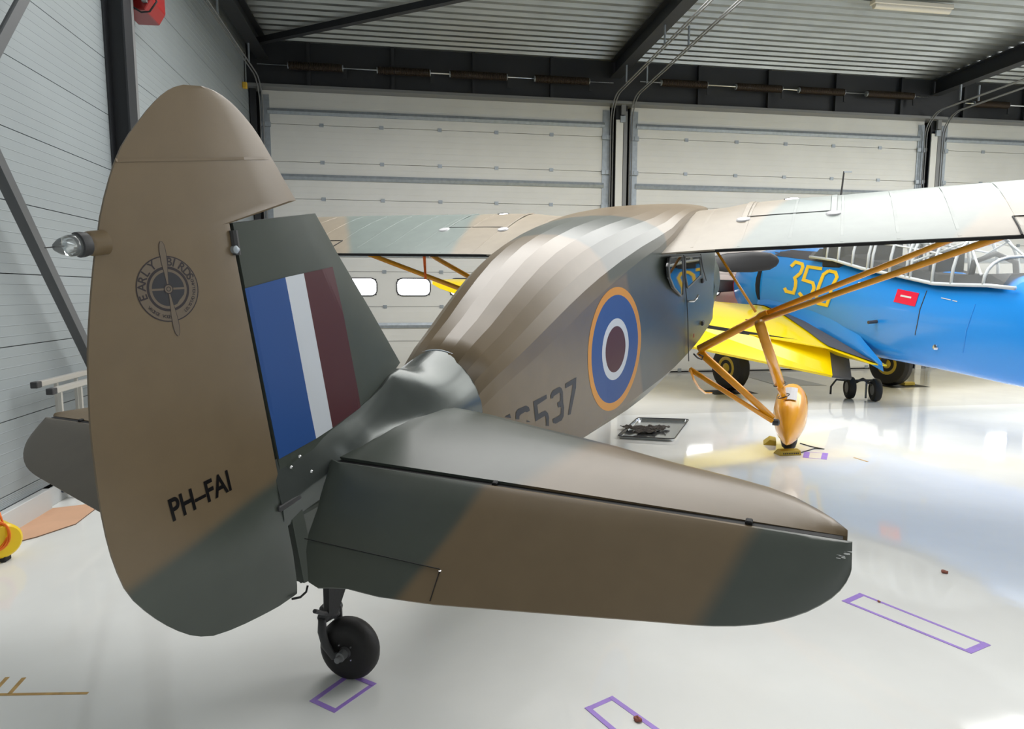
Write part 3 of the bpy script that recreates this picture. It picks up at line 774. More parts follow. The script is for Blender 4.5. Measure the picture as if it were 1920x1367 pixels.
# ------------------------------------------------------------------ stabilisers and elevators
hz, hx = .929, .022
stab_R = [(.60, .20), (.56, .40), (.495, .608), (.40, .954), (.33, 1.155), (.275, 1.358), (.225, 1.499), (.175, 1.567), (.12, 1.62), (.07, 1.655), (.03, 1.672)]
spoly = [(y, x) for x, y in [(.60, .03)]+densify(stab_R, 3)] + [(1.672, .018), (.03, .018)]
def stab(sgn):
    s_ = poly_slices(spoly, 0, 22, pad=.002)
    def ts(y): return max(.15, 1-.55*(y/1.672)**2)
    rings = []
    for y, t0, t1 in s_:
        prof = [(0, .0), (.04, .018), (.15, .034), (.4, .044), (.75, .034), (1, .019)]
        k = ts(y)
        rings.append([(t1+(t0-t1)*u, sgn*y, hz+h*k+.004) for u, h in prof]+[(t1+(t0-t1)*u, sgn*y, hz-h*k) for u, h in prof[::-1]])
    pts = [Vector((hx, 0, 0))]
    b1 = ap(1125, 822, 2, .965); b2 = ap(985, 897, 2, .965)
    inn = (b2.x, -.3, 0)
    h_ = hp(P2(b1, 2), P2(b2, 2), (0.3, -.3, 0))
    if sgn > 0: h_ = ((h_[0][0], -h_[0][1], 0), h_[1]-.15)
    mt = camo('stabiliser_camouflage_'+('right' if sgn < 0 else 'left'), [[h_]], .30, soft=.05, wob=.01, spec=.38)
    return MB().rings(rings).make('stabiliser', mt, AP, auto=30)
stab(-1); stab(1)
ang = math.radians(27)
ev_d = Vector((-math.cos(ang), 0, -math.sin(ang))); ev_n = Vector((-math.sin(ang), 0, math.cos(ang)))
E0 = Vector((hx-.020, 0, hz+.007))
nn_ = (ev_n.x, 0, ev_n.z); cc_ = E0.dot(ev_n)
def ev(px, py, off=.016):
    v = app(px, py, nn_, cc_+off); return ((E0-v).dot(-ev_d), v.y)
# outline in (chord depth, y)
ER = [(1600,1020),(1598,1060),(1585,1090),(1560,1115),(1520,1138),(1480,1152),(1430,1163),(1370,1168),(1300,1166),(1200,1158),(1000,1143),(806,1128)]
eo = [(max(abs(ev(*p)[0]), .002), -ev(*p)[1]) for p in ER]
inner = [(575,1098),(569,1010),(589,962),(600,915),(616,868),(633,850)]
ei = [(abs(ev(*p)[0]), -ev(*p)[1]) for p in inner]
tabt = [(640,1097),(700,1113),(806,1128)]
et = [(abs(ev(*p)[0]), -ev(*p)[1]) for p in tabt]
tab_in = [(abs(ev(*p)[0]), -ev(*p)[1]) for p in ((569, 1010), (828, 1068))]
full = densify(eo, 3) + [et[1], et[0]] + ei
full = [(y, d_) for d_, y in full]
full = [(full[0][0], .0)] + full[1:] + [(ei[-1][1], 0.0)]
def camo_line(pairs, off=.016):
    out = []
    for (p1, p2, ins) in pairs:
        a_ = app(*p1, nn_, cc_+off); b_ = app(*p2, nn_, cc_+off); i_ = app(*ins, nn_, cc_+off)
        out.append(hp(P2(a_, 2), P2(b_, 2), i_))
    return out
regA = camo_line([((925, 915), (825, 1025), (700, 950)), ((870, 960), (750, 1115), (700, 950))])
regB = camo_line([((1415, 985), (1300, 1165), (1500, 1080))])
M['elevR'] = camo('elevator_camouflage_right', [regA, regB], .36, soft=.028, wob=.008)
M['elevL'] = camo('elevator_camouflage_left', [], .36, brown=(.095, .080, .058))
ymin = min(y for y, _ in full)
def elev(sgn):
    sl_ = poly_slices(full, 0, 40, pad=.002)
    rings = []
    for y, d0, d1 in sl_:
        if abs(d1-d0) < .004: d1 = d0+.004
        ch = d1-d0; k = 1-.45*(y/1.68)**2
        le = .024*k if d0 < .01 else .016*k*(1-min(d0/.5, .8))
        prof = [(0, le*.35), (min(.010, ch*.06)/max(ch, .01), le*.85), (min(.03, ch*.1)/max(ch, .01), le), (.25, le*.85), (.6, le*.5+.002), (.95, .004), (1, .0025)]
        up = []; dn = []
        for u, h in prof:
            p = E0+ev_d*(d0+ch*u); up.append(p+ev_n*h); dn.append(p-ev_n*h)
        ring = up+dn[::-1]
        rings.append([(v.x, sgn*y, v.z) for v in ring])
    return MB().rings(rings).make('elevator', M['elevR'] if sgn < 0 else M['elevL'], AP, auto=25)
er = elev(-1); el = elev(1)
# trim tab seam, drawn as the real gap: slim dark strip let into the surface
def on_elev(px, py, off=.0): return app(px, py, nn_, cc_+off)
def strip(name, pts, wd, m, parent, ry=.4): return MB().tube(pts, wd, 6).make(name, m, parent)
strip('tab_gap', [on_elev(571, 1010, .0165), on_elev(700, 1039, .0135), on_elev(824, 1067, .0115)], .0014, M['dark'], er)
strip('tab_gap', [on_elev(825, 1068, .0105), on_elev(806, 1127, .0045)], .0015, M['dark'], er)
MB().box(tuple(on_elev(825, 1072, .009)-Vector((.0025, .003, .003))), tuple(on_elev(825, 1072, .009)+Vector((.0025, .003, .003)))).make('tab_hinge', M['chrome'], er)
# scratches at the elevator's tip
m = MB()
for k in range(14):
    p = on_elev(1570+random.random()*26, 1030+random.random()*18+0, .0085); m.box(tuple(p-Vector((.004, .004+.006*random.random(), .0006))), tuple(p+Vector((.001, .004, .0008))))
o = m.make('paint_chips', M['white'], er); o['kind'] = 'stuff'
# dark hinge gap between stabiliser and elevator + hinge lugs
for s in (-1, 1):
    MB().box((hx-.022, min(s*.06, s*1.66), hz-.015), (hx-.001, max(s*.06, s*1.655), hz+.012)).make('hinge_gap', M['dark'], AP)
    for yy in (.69, 1.44):
        MB().box((hx-.022, s*yy-.009, hz+.0), (hx+.0, s*yy+.009, hz+.022)).make('elevator_hinge', M['dark'], AP, bevel=.003)

# ------------------------------------------------------------------ wings
CR = [(.5, 1.47), (.75, 1.485), (1.03, 1.522), (1.6, 1.540), (2.5, 1.572), (3.5, 1.600), (4.6, 1.625), (5.0, 1.63)]
def wing_ring(y, sgn):
    tz = 1.272+.0255*(y-.55); xt = 3.0 - (.0 if y > .9 else (.9-y)*.22); xl = 4.74
    cr = lerp(CR, y)-.004
    s = 1.0
    if y > 4.3:
        q = (y-4.3)/.75; k = math.sqrt(max(1-q*q, .0004)); cx = 3.95; xt = cx+(xt-cx)*k; xl = cx+(xl-cx)*k; s = max(k, .08)
    c = xl-xt; hgt = (cr-tz)
    up = [(0, .006), (.05, .035), (.16, .082+.0), (.31, .150), (.46, .205), (.60, .236), (.70, .232), (.82, .205), (.92, .155), (.975, .105), (1.0, .055)]
    dn = [(.985, .012), (.93, -.02), (.8, -.035), (.5, -.03), (.2, -.012), (0, -.006)]
    f = hgt/.236
    mid = tz+.04
    pts = []
    for u, h in up: pts.append((xt+c*u, sgn*y, mid+((tz+h*f)-mid)*s))
    for u, h in dn: pts.append((xt+c*u, sgn*y, mid+((tz+h)-mid)*s))
    return pts
def wsurf(x, y, sgn):
    """height of the upper wing surface"""
    r = wing_ring(abs(y), 1)[:11]
    return lerp([(p[0], p[2]) for p in r], x)
M['wingR'] = None
def wl_(p1, p2, ins, z=1.42):
    return hp(P2(ap(*p1, 2, z), 2), P2(ap(*p2, 2, z), 2), ap(*ins, 2, z))
rA = [wl_((1250, 470), (1370, 425), (1400, 450), 1.36), wl_((1370, 425), (1560, 374), (1560, 420), 1.44), wl_((1765, 440), (1790, 408), (1700, 420), 1.38) ]
rA2 = [wl_((1250, 470), (1370, 425), (1400, 450), 1.36), wl_((1370, 425), (1560, 374), (1560, 420), 1.44), wl_((1770, 410), (1915, 375), (1800, 380), 1.45)]
WBROWN = (.29, .25, .195); WGREEN = (.19, .225, .212)
M['wingR'] = camo('right_wing_camouflage', [rA, rA2], .38, soft=.04, wob=.01, brown=WBROWN, green=WGREEN)
lB = [wl_((1075, 400), (895, 440), (850, 430), 1.45), wl_((895, 440), (800, 478), (750, 440), 1.36), wl_((655, 420), (655, 470), (800, 440), 1.4)]
M['wingL'] = camo('left_wing_camouflage', [lB], .38, soft=.04, wob=.015, brown=WBROWN, green=WGREEN)
ys_r = [.52, .65, .8, .95, 1.2, 1.6, 2.0, 2.5, 3.0, 3.5, 4.0, 4.3, 4.5, 4.7, 4.85, 4.95, 5.02, 5.045]
for sgn, mt in ((-1, M['wingR']), (1, M['wingL'])):
    wg = MB().rings([wing_ring(y, sgn) for y in ys_r]).make('wing', mt, AP, auto=25)
    # stitched rib tapes: slim raised strips following the surface
    for yy in [.72, 1.03, 1.34, 1.65, 1.96, 2.27, 2.58, 2.9, 3.25, 3.6, 3.95, 4.3]:
        rg = []
        for x in [3.02+.1*k for k in range(13)]:
            z = wsurf(x, yy, sgn); rg.append([(x, sgn*(yy-.011), z-.004), (x, sgn*(yy-.009), z+.0007), (x, sgn*(yy+.009), z+.0007), (x, sgn*(yy+.011), z-.004)])
        MB().rings(rg).make('rib_tape', mt, wg)
    MB().bar((3.0, sgn*.62, 1.268), (3.0, sgn*2.60, 1.318), .02, .02).make('trailing_edge_strip', M['dark'], wg)
    # tank cover straps with scalloped ends
    for yy in (.997, 1.594):
        rg = []
        for x in [3.545+.08*k for k in range(9)]:
            z = wsurf(x, yy, sgn); rg.append([(x, sgn*(yy-.022), z), (x, sgn*(yy-.018), z+.008), (x, sgn*(yy+.018), z+.008), (x, sgn*(yy+.022), z)])
        sp = MB().rings(rg).make('tank_strap', mt, wg)
        z = wsurf(3.53, yy, sgn); MB().lathe([(0, .052), (.01, .045), (.013, .02)], (3.54, sgn*yy, z), (-.2, 0, 1), 14).make('strap_end', M['tapeg'], sp, auto=40)
    rg = [Vector((3.60, sgn*(1.02+.57*k/6), wsurf(3.60, 1.02+.57*k/6, sgn)+.0005)) for k in range(7)]
    MB().tube(rg, .003, 5).make('tank_cover_gap', M['dark'], wg)
    # aileron gap
    rg = [Vector((3.27, sgn*(2.56+.3*k), wsurf(3.27, 2.56+.3*k, sgn)+.0005)) for k in range(7)]
    MB().tube(rg, .006, 5).make('aileron_gap', M['dark'], wg)
    rg = [Vector((3.27-.055*k, sgn*(2.56-.0*k), wsurf(3.27-.055*k, 2.56, sgn)+.0005)) for k in range(6)]
    MB().tube(rg, .006, 5).make('aileron_gap', M['dark'], wg)
    z = wsurf(4.15, 1.287, sgn)
    MB().lathe([(0, .06), (.006, .055), (.012, .03), (.014, .005)], (4.15, sgn*1.287, z), (0, 0, 1), 16).make('fuel_cap', M['chrome'], wg, auto=40)
    # ---- wing struts and undercarriage
    J = Vector((4.35, sgn*1.10, .52)); Rt = Vector((4.18, sgn*.56, .26))
    def flat_tube(a, b, r0, r1, nm, mtl, par, ry=.45):
        return MB().tube([a, a.lerp(b, .5), b], [r0, (r0+r1)/2, r1], 12).make(nm, mtl, par, True)
    e_f = Vector((4.33, sgn*2.62, 1.285)); e_r = Vector((3.62, sgn*2.66, 1.29))
    # direction through the pixels of the photograph's struts
    Rt = ap(1311, 655, 1, -.56); Rt = Vector((Rt.x, sgn*.56, Rt.z))
    Jp = ap(1428, 594, 1, -1.09); J = Vector((Jp.x, sgn*1.09, Jp.z))
    front_end = Vector((4.53, sgn*2.80, 1.30)); rear_end = Vector((3.60, sgn*2.63, 1.27))
    par = AP
    st_ = empty('strut_assembly'); st_.parent = par
    MB().tube([Rt, J], [.038, .034], 12).make('strut_fairing', M['orange'], st_, True)
    MB().lathe([(-.05, .028), (0, .042), (.06, .036)], J, tuple((J-Rt)), 12).make('strut_cuff', M['orange'], st_, auto=40)
    fe = front_end; re_ = rear_end
    MB().tube([J+Vector((0, 0, .012)), fe], [.024, .026], 12).make('front_strut', M['orange'], st_, True)
    MB().tube([J+Vector((-.03, 0, -.02)), re_], [.024, .024], 12).make('rear_strut', M['orange'], st_, True)
    jt = ap(1343, 470, 1, -.72); jb = ap(1417, 585, 1, -1.05)
    MB().tube([(jb.x, sgn*1.05, jb.z), (jt.x, sgn*.72, jt.z), ], .011, 8).make('jury_strut', M['orange'], st_, True)
    ug = empty('undercarriage'); ug.parent = par
    WC = Vector((4.83, sgn*1.322, -.905+.262))
    o1 = ap(1424, 606, 1, -1.10); o2 = ap(1470, 745, 1, -1.27); o2 = Vector((o2.x, sgn*1.27, o2.z)); o1 = Vector((o1.x, sgn*1.10, o1.z))
    MB().tube([o1, o1.lerp(o2, .8)], [.040, .046], 12).make('shock_strut', M['orange'], ug, True)
    MB().tube([o1.lerp(o2, .8), o2], [.034, .032], 12).make('shock_strut_piston', M['orange'], ug, True)
    for q in (.80, .98):
        MB().tube(cpts_ := [o1.lerp(o2, q)+Vector((.05*math.cos(t), sgn*.05*math.sin(t), .02*math.sin(t))) for t in [2*PI*k/12 for k in range(13)]], .005, 5).make('strap_clamp', M['fork'], ug)
    ax1 = ap(1449, 784, 1, -1.20); ax1 = Vector((ax1.x, sgn*1.20, ax1.z))
    MB().tube([Rt+Vector((0, 0, -.02)), ax1], [.036, .030], 12).make('axle_leg', M['orange'], ug, True)
    r2 = ap(1293, 692, 1, -.48); r2 = Vector((r2.x, sgn*.48, r2.z))
    MB().tube([r2, ax1+Vector((-.03, 0, -.02))], [.024, .020], 10).make('drag_leg', M['orange'], ug, True)
    MB().lathe([(0, .03), (.05, .03), (.06, .015)], ax1+Vector((-.02, 0, -.03)), (0, sgn*1, 0), 10).make('axle_end', M['fork'], ug, auto=40)
    # boarding step
    s1 = [ap(x, y, 1, -.50) for x, y in ((1294, 692), (1301, 712), (1310, 727), (1322, 737), (1334, 737))]
    MB().tube([(p.x, sgn*.5, p.z) for p in s1], .011, 8).make('boarding_step', M['orange'], ug, True)
    # wheel with teardrop fairing
    wh = WC
    MB().lathe([(-.07, .12), (-.075, .18), (-.06, .235), (-.03, .262), (0, .267), (.03, .262), (.06, .235), (.075, .18), (.07, .12)], wh, (0, 1, 0), 28).make('wheel', M['tyre'], ug, auto=40)
    rg = []
    for x, ry, zt_, zb_ in ((-.50, .004, -.055, -.065), (-.47, .022, .02, -.085), (-.38, .065, .10, -.12), (-.24, .122, .21, -.15), (-.08, .152, .29, -.165), (.12, .152, .31, -.16), (.27, .125, .27, -.12), (.37, .07, .17, -.06), (.39, .01, .06, .02)):
        zc = (zt_+zb_)/2; h = (zt_-zb_)/2
        rg.append([(wh.x+x, wh.y+ry*math.copysign(abs(math.cos(t))**.85, math.cos(t)), wh.z+zc+h*math.copysign(abs(math.sin(t))**.95, math.sin(t))) for t in [2*PI*k/24 for k in range(24)]])
    rg = [[(x_, y_, z_+.045) for x_, y_, z_ in r_] for r_ in rg]
    wf_ = MB().rings(rg).make('wheel_fairing', M['wheelp'], ug, True)
    if sgn < 0:
        rg = []
        for x, zz in ((-.17, .258), (-.08, .293), (.04, .310)):
            rg.append([Vector((wh.x+x, wh.y-.055+.11*k/4, wh.z+.045+zz-.30*(-.055+.11*k/4)**2*10)) for k in range(5)])
        MB().rings(rg, cap=False, closed=False).make('patch', M['tapeg'], wf_)
# black strap hanging near strut root
hk = [ap(x, y, 1, -.6) for x, y in ((1301, 664), (1308, 671), (1316, 674), (1318, 668), (1311, 665))]
MB().tube(hk, .007, 6).make('tie_down_hook', M['black'], AP, True)
# ------------------------------------------------------------------ side markings
def Sp(x, y, off=.008): return app(x, y, sn, sc_-off)
rc = Sp(1154.5, 655)
sd = Vector((1, -.12, 0)).normalized()
def side_circle(r, off, n=56):
    o_ = Vector((0, -off, 0)); return [rc+o_+sd*(r*math.cos(2*PI*k/n))+Vector((0, 0, r*math.sin(2*PI*k/n))) for k in range(n)]
rdl = empty('roundel'); rdl.parent = AP; rdl['label'] = 'RAF roundel, yellow, blue, white and red rings'
RR = (Sp(1156, 536).z-Sp(1143, 775).z)/2
def sring(name, r0, r1, m, n=56):
    cs = [side_circle(max(r0, 1e-3)+(r1-max(r0, 1e-3))*q/5, .004, n) for q in range(6)]
    return MB().rings(cs, cap=False).make(name, m, rdl)
sring('yellow_ring', RR*.875, RR, M['ry']); sring('blue_ring', RR*.50, RR*.875, M['rb']); sring('white_ring', RR*.375, RR*.50, M['rw']); sring('red_centre', 0, RR*.375, M['rr'])
# serial 46537: strokes as thick polylines on the side
Z8 = lambda x, y: Sp(900+x/8.545, 680+y/8.545, .014)
ser = empty('serial_number'); ser.parent = AP; ser['label'] = 'dark serial ending in 537 on the rear fuselage'
def glyph(polys): decal('digit', [[Z8(*p) for p in poly] for poly in polys], M['ink'], ser)
glyph([[(1385,340),(1562,235),(1555,400),(1472,830),(1430,845),(1505,350),(1388,412)]])
glyph([[(1152,520),(1185,450),(1290,388),(1325,410),(1345,470),(1350,640),(1365,720),(1360,860),(1330,925),(1235,980),(1195,970),(1182,905),(1230,885),(1290,850),(1315,815),(1318,710),(1270,720),(1258,640),(1300,620),(1305,490),(1290,480),(1200,540),(1190,570),(1155,580)]])
glyph([[(885,625),(1090,512),(1093,578),(945,680),(960,825),(1065,768),(1110,810),(1128,880),(1125,1020),(1065,1010),(1085,1000),(1080,890),(1060,855),(915,945)]])
glyph([[(615,910),(618,800),(650,750),(770,690),(815,715),(832,770),(785,800),(760,790),(690,835),(672,860),(668,915)],[(770,935),(800,930),(840,955),(790,955)]])
glyph([[(450,878),(530,825),(547,895)]])
# extra buried parts of the hidden digits, continuing below the tailplane line of sight
fbv_ = bvh_of(fus)
drape(tree_meshes(rdl), fbv_, None, .0012); drape(tree_meshes(ser), fbv_, None, .0016)
# cabin windows on the right side
yw = -.585
W7 = lambda x, y, off=0: ap(1240+x/7.593, 460+y/7.593, 1, yw-off)
def pane(name, pts, mtl, mirror=False):
    ps = [W7(*p) for p in pts]
    for s in (1, -1):
        q = [Vector((p.x, p.y*s, p.z)) for p in ps]; q2 = [v+Vector((0, .02*s, 0)) for v in q]
        o = MB().rings([q2, q]).make(name, mtl, AP)
        MB().tube(q+[q[0]], .007, 6).make('window_frame', M['steelg'], o)
pane('window_pane', [(130,170),(300,150),(315,500),(305,700),(285,725),(180,600),(120,450),(105,300)], M['dglass'])
pane('window_pane', [(335,170),(550,150),(558,430),(375,605),(345,440)], M['dglass'])
# door seams
MB().tube([W7(318, 140, .004), W7(345, 600, .004), W7(365, 800, .004), W7(378, 1100, .004), W7(382, 1367, .004), W7(390, 1650, .004)], .004, 6).make('door_seam', M['fork'], AP)
MB().tube([W7(560, 130, .004), W7(585, 300, .004), W7(640, 500, .004)], .005, 6).make('door_seam', M['fork'], AP)
hd = W7(360, 800, .0); MB().tube([hd, hd+Vector((.02, -.05, 0)), hd+Vector((.12, -.055, .0)), hd+Vector((.16, -.06, .02))], .009, 8).make('door_handle', M['chrome'], AP, True)
for y_ in (500, 1105):
    p = W7(590, y_); MB().box(tuple(p-Vector((.03, .01, .02))), tuple(p+Vector((.03, .01, .02)))).make('door_hinge', M['fork'], AP, bevel=.004)
p = W7(460, 1285, .005); MB().lathe([(0, .02), (.004, .018)], p, (0, -1, 0), 12).make('step_cap', M['red'], AP)

# ------------------------------------------------------------------ tail wheel
tw = empty('tail_wheel_assembly'); tw.parent = AP
Twc = GL(wp(655, 1216, 0, T0.x)); 
cc = GL(T0+Vector((0, 0, .122))-_r*.036)
dirw = Vector((0, 1, 0))
axw = MAi.to_3x3() @ Vector((-.42, -.91, 0))   # axle direction
axw.normalize()
upw = MAi.to_3x3() @ Vector((0, 0, 1))
R0 = .124
whl = MB().lathe([(-.040, .055), (-.046, .075), (-.043, .098), (-.030, .115), (-.012, R0), (.012, R0), (.030, .115), (.043, .098), (.046, .075), (.040, .055)], cc, axw, 36).make('tail_wheel', M['tyre'], tw, auto=35)
for rr_ in (.104, .112):
    pass
for s in (-1, 1):
    MB().lathe([(.0, .056), (.036, .056), (.040, .045), (.032, .03), (.046, .022), (.052, .012)], cc, axw*s, 24).make('hub', M['fork'], whl, auto=35)
    for k in range(4):
        fx = axw.cross(upw).normalized(); t = PI/4+k*PI/2
        c0 = cc+axw*s*.040+(fx*math.cos(t)+upw*math.sin(t))*.037; MB().lathe([(0, .005), (.004, .003)], c0, axw*s, 8).make('hub_bolt', M['chrome'], whl)
    # fork blade
    top = GL(wp(607, 1150, 1, T0.y-.05)); 
fore = axw.cross(upw).normalized()
if fore.x < 0: fore = -fore
# axle visible at the lower left of the wheel hub; fork trails from the leg above
leg_b = cc+upw*.225+fore*.0
def onpl(px, py, yy): return ap(px, py, 1, yy)
axl = cc+axw*0
def wpl(px, py, o_):
    return app(px, py, tuple(axw), cc.dot(axw)+o_)
near = [wpl(604, 1160, .055), wpl(604, 1185, .058), wpl(611, 1210, .060), wpl(625, 1230, .060), cc+axw*.060]
for s in (1, -1):
    pts = [p if s > 0 else p-axw*.118 for p in near]
    MB().tube(pts, [.018, .021, .021, .018, .018], 12, ry=.6).make('fork_blade', M['fork'], tw, True)
    MB().lathe([(.04, .019), (.078, .019), (.08, .012), (.10, .012), (.102, .008)], cc, axw*s, 12).make('axle_nut', M['steelg'], tw, auto=40)
sw = near[0]-axw*.055
MB().tube([near[0], sw, near[0]-axw*.118], [.022, .030, .022], 12).make('fork_crown', M['fork'], tw, True)
legt = ap(616, 1078, 1, -.005)
MB().tube([legt, sw], [.022, .024], 12).make('strut', M['fork'], tw, True)
MB().lathe([(-.015, .034), (-.010, .040), (.02, .040), (.03, .030)], sw, upw, 16).make('swivel_head', M['fork'], tw, auto=40)
for k in range(3):
    v_ = sw+upw*.012+axw*(.04*math.cos(k*2))+upw.cross(axw)*(.04*math.sin(k*2)); MB().lathe([(-.012, .006), (.012, .006)], v_, upw, 8).make('bolt', M['fork'], tw)
q = [ap(x, y, 1, .0) for x, y in ((612, 1092), (645, 1098), (628, 1150), (612, 1150))]
MB().rings([[v+Vector((0, -.012, 0)) for v in q], [v+Vector((0, .012, 0)) for v in q]]).make('spring_leaf', M['black'], tw)
MB().tube([ap(590, 1146, 1, -.04), ap(606, 1150, 1, -.02), ap(630, 1152, 1, .05)], .008, 6).make('steering_arm', M['fork'], tw)
MB().tube([ap(x, y, 1, -.02) for x, y in ((577, 1098), (574, 1110), (563, 1120), (548, 1123))], .004, 6).make('bonding_cable', M['black'], AP, True)
# wheel chock under the right main wheel (a separate thing)
def chock(p, ang, label, lettered=False):
    c = empty('wheel_chock', p, label, 'wheel chock'); c.rotation_euler = (0, 0, ang)
    MB().add([(-.11,-.05,0),(.11,-.05,0),(.11,.07,0),(-.11,.07,0),(-.10,-.05,.045),(.10,-.05,.045),(.10,.01,.055),(-.10,.01,.055)],[(0,3,2,1),(4,5,6,7),(0,1,5,4),(1,2,6,5),(2,3,7,6),(3,0,4,7)]).make('wedge', M['rim'], c, bevel=.003)
    if lettered:
        for k in range(9):
            MB().box((-.075+.018*k, -.0515, .014), (-.064+.018*k, -.0502, .028)).make('lettering', M['ink'], c)
    return c
chock(gp(1477, 852), -math.radians(2), 'yellow chock behind the spatted right main wheel', True)
chock(gp(1457, 836)+Vector((-.0, .12, 0)), math.radians(60), 'small yellow chock beside the inner side of the spatted wheel')
# orange streamer
s_ = empty('streamer', (0, 0, 0), 'orange warning streamer hanging below the left wing', 'streamer')
p = T0+Vector((0,0,0)); a_ = MA @ ap(795.5, 480, 1, 1.7); b_ = MA @ ap(798, 524, 1, 1.7)
s_.location = a_
rg = []
for k in range(7):
    v = (b_-a_)*(k/6); wv = .013-.0006*k; rg.append([v+Vector((-wv, .004*math.sin(k*1.4), 0)), v+Vector((wv, -.004*math.sin(k*1.3), 0)), v+Vector((wv, .0015, 0)), v+Vector((-wv, .0055, 0))])
MB().rings(rg).make('ribbon', M['streamer'], s_)

# ================================================================== BLUE LOW-WING AIRPLANE
HB = empty('airplane', (6.35, 9.4, 0), 'blue low-wing trainer with yellow wings and number 350 behind the camouflaged one', 'airplane')
HO = Vector((6.35, 9.4, 0))
def hl(v): return Vector(v)-HO
# sections: Y, zbottom, zsill, ztop, halfwidth
HS_ = [(3.2, .78, 1.25, 1.36, .20), (4.0, .66, 1.34, 1.50, .29), (4.8, .57, 1.44, 1.62, .37), (5.4, .54, 1.52, 1.70, .42), (5.9, .56, 1.58, 1.72, .45), (6.5, .60, 1.60, 1.72, .46), (7.2, .63, 1.72, 1.84, .46), (8.0, .66, 1.86, 1.98, .46), (8.7, .72, 2.02, 2.14, .46), (9.3, .84, 2.05, 2.22, .47), (9.9, .95, 2.06, 2.26, .50), (10.15, 1.0, 2.06, 2.28, .53)]
def hring(Y, zb, zs, zt, hw, n=16):
    out = []
    zc = (zb+zs)/2+.08
    for k in range(2*n):
        t = -PI/2+2*PI*k/(2*n)
        c_, s_2 = math.cos(t), math.sin(t)
        x = hw*math.copysign(abs(c_)**.72, c_)
        z = zc+((zt-zc) if s_2 > 0 else (zc-zb))*math.copysign(abs(s_2)**.9, s_2)
        out.append((x, Y-HO.y, z))
    return out
hf = MB().rings([hring(*s) for s in HS_]).make('fuselage', M['blue'], HB, auto=50)
# cowling
rg = []
for Y, r in ((10.18, .56), (10.3, .60), (10.7, .62), (10.95, .58), (11.1, .50), (11.12, .40)):
    rg.append([(r*math.cos(2*PI*k/32), Y-HO.y, 1.66+r*math.sin(2*PI*k/32)) for k in range(32)])
MB().rings(rg).make('engine_cowling', M['blue'], HB, auto=50)
MB().lathe([(-.03, .50), (-.03, .575), (.03, .575), (.03, .5)], (0, 10.19-HO.y, 1.66), (0, 1, 0), 32).make('cowl_gap', M['dark'], HB)
MB().lathe([(0, .505), (.012, .50), (.03, .42)], (0, 11.11-HO.y, 1.66), (0, 1, 0), 32).make('cowl_lip', M['redl'], HB, auto=40)
for s in (-1, 1):
    rg = []
    for r, ch in ((.08, .10), (.3, .16), (.7, .19), (1.1, .16), (1.3, .09), (1.35, .02)):
        rg.append([(s*r, 11.3-HO.y+ch*.25*math.cos(q)+.012*math.sin(q), 1.66+s*r*.02+ch*.62*math.cos(q)) for q in [2*PI*k/10 for k in range(10)]])
    MB().rings(rg).make('propeller_blade', M['prop'], HB, True)
MB().lathe([(0, .14), (.2, .12), (.26, .04)], (0, 11.12-HO.y, 1.66), (0, 1, 0), 16).make('propeller_hub', M['fork'], HB, auto=40)
# anti-glare deck forward of the canopy
# wing (left and right): slices along X
def hwing(sgn):
    rg = []
    tab = [(.30, 10.35, 7.40, .60, .64), (.47, 10.35, 7.45, .62, .62), (.66, 10.35, 8.08, .77, .55), (1.55, 10.30, 8.5, .93, .47), (2.15, 10.27, 8.68, 1.02, .43), (3.0, 10.2, 8.85, 1.13, .40), (3.8, 10.12, 8.98, 1.24, .37), (4.8, 10.02, 9.10, 1.36, .33), (5.4, 9.95, 9.2, 1.44, .28), (5.72, 9.86, 9.3, 1.51, .21), (5.92, 9.76, 9.4, 1.58, .13), (6.02, 9.66, 9.5, 1.64, .05)]
    for d_, yl, yt, zt_, rise in tab:
        c = yl-yt
        up = [(0, 0), (.08, .10), (.25, .37), (.5, .73), (.75, .98), (.88, 1.0), (.96, .95), (1, .84)]; dn = [(.97, .72), (.9, .58), (.6, .26), (.3, .07), (0, -.03)]
        rg.append([(sgn*d_, yt+c*u-HO.y, zt_+h*rise) for u, h in up+dn])
    return rg
hw_l = MB().rings(hwing(-1)).make('wing', M['yellow'], HB, auto=35)
hw_r = MB().rings(hwing(1)).make('wing', M['yellow'], HB, auto=35)
# flap hanging below the left wing trailing edge
def hp3(px, py, Y): return hl(wp(px, py, 1, Y))
ftop = [hp3(1290, 609, 8.72), hp3(1555, 652, 8.26)]; fbot = [hp3(1290, 648, 8.42), hp3(1561, 704, 7.98)]
nf = Vector((0, .02, -.03))
MB().rings([[ftop[0], fbot[0], fbot[0]+nf, ftop[0]+nf*2], [ftop[1], fbot[1], fbot[1]+nf, ftop[1]+nf*2]]).make('flap', M['yellow'], HB)
f2t, f2b = hp3(1590, 656, 8.22), hp3(1597, 709, 7.96)
MB().rings([[ftop[1]+Vector((.004, -.003, 0)), fbot[1]+Vector((.004, -.003, 0)), fbot[1]+nf, ftop[1]+nf*2], [f2t, f2b, f2b+nf, f2t+nf*2]]).make('flap_root', M['walk'], HB)
MB().bar(ftop[0]+Vector((0, .02, .018)), ftop[1]+Vector((0, .02, .018)), .05, .05).make('flap_gap', M['seat'], HB)
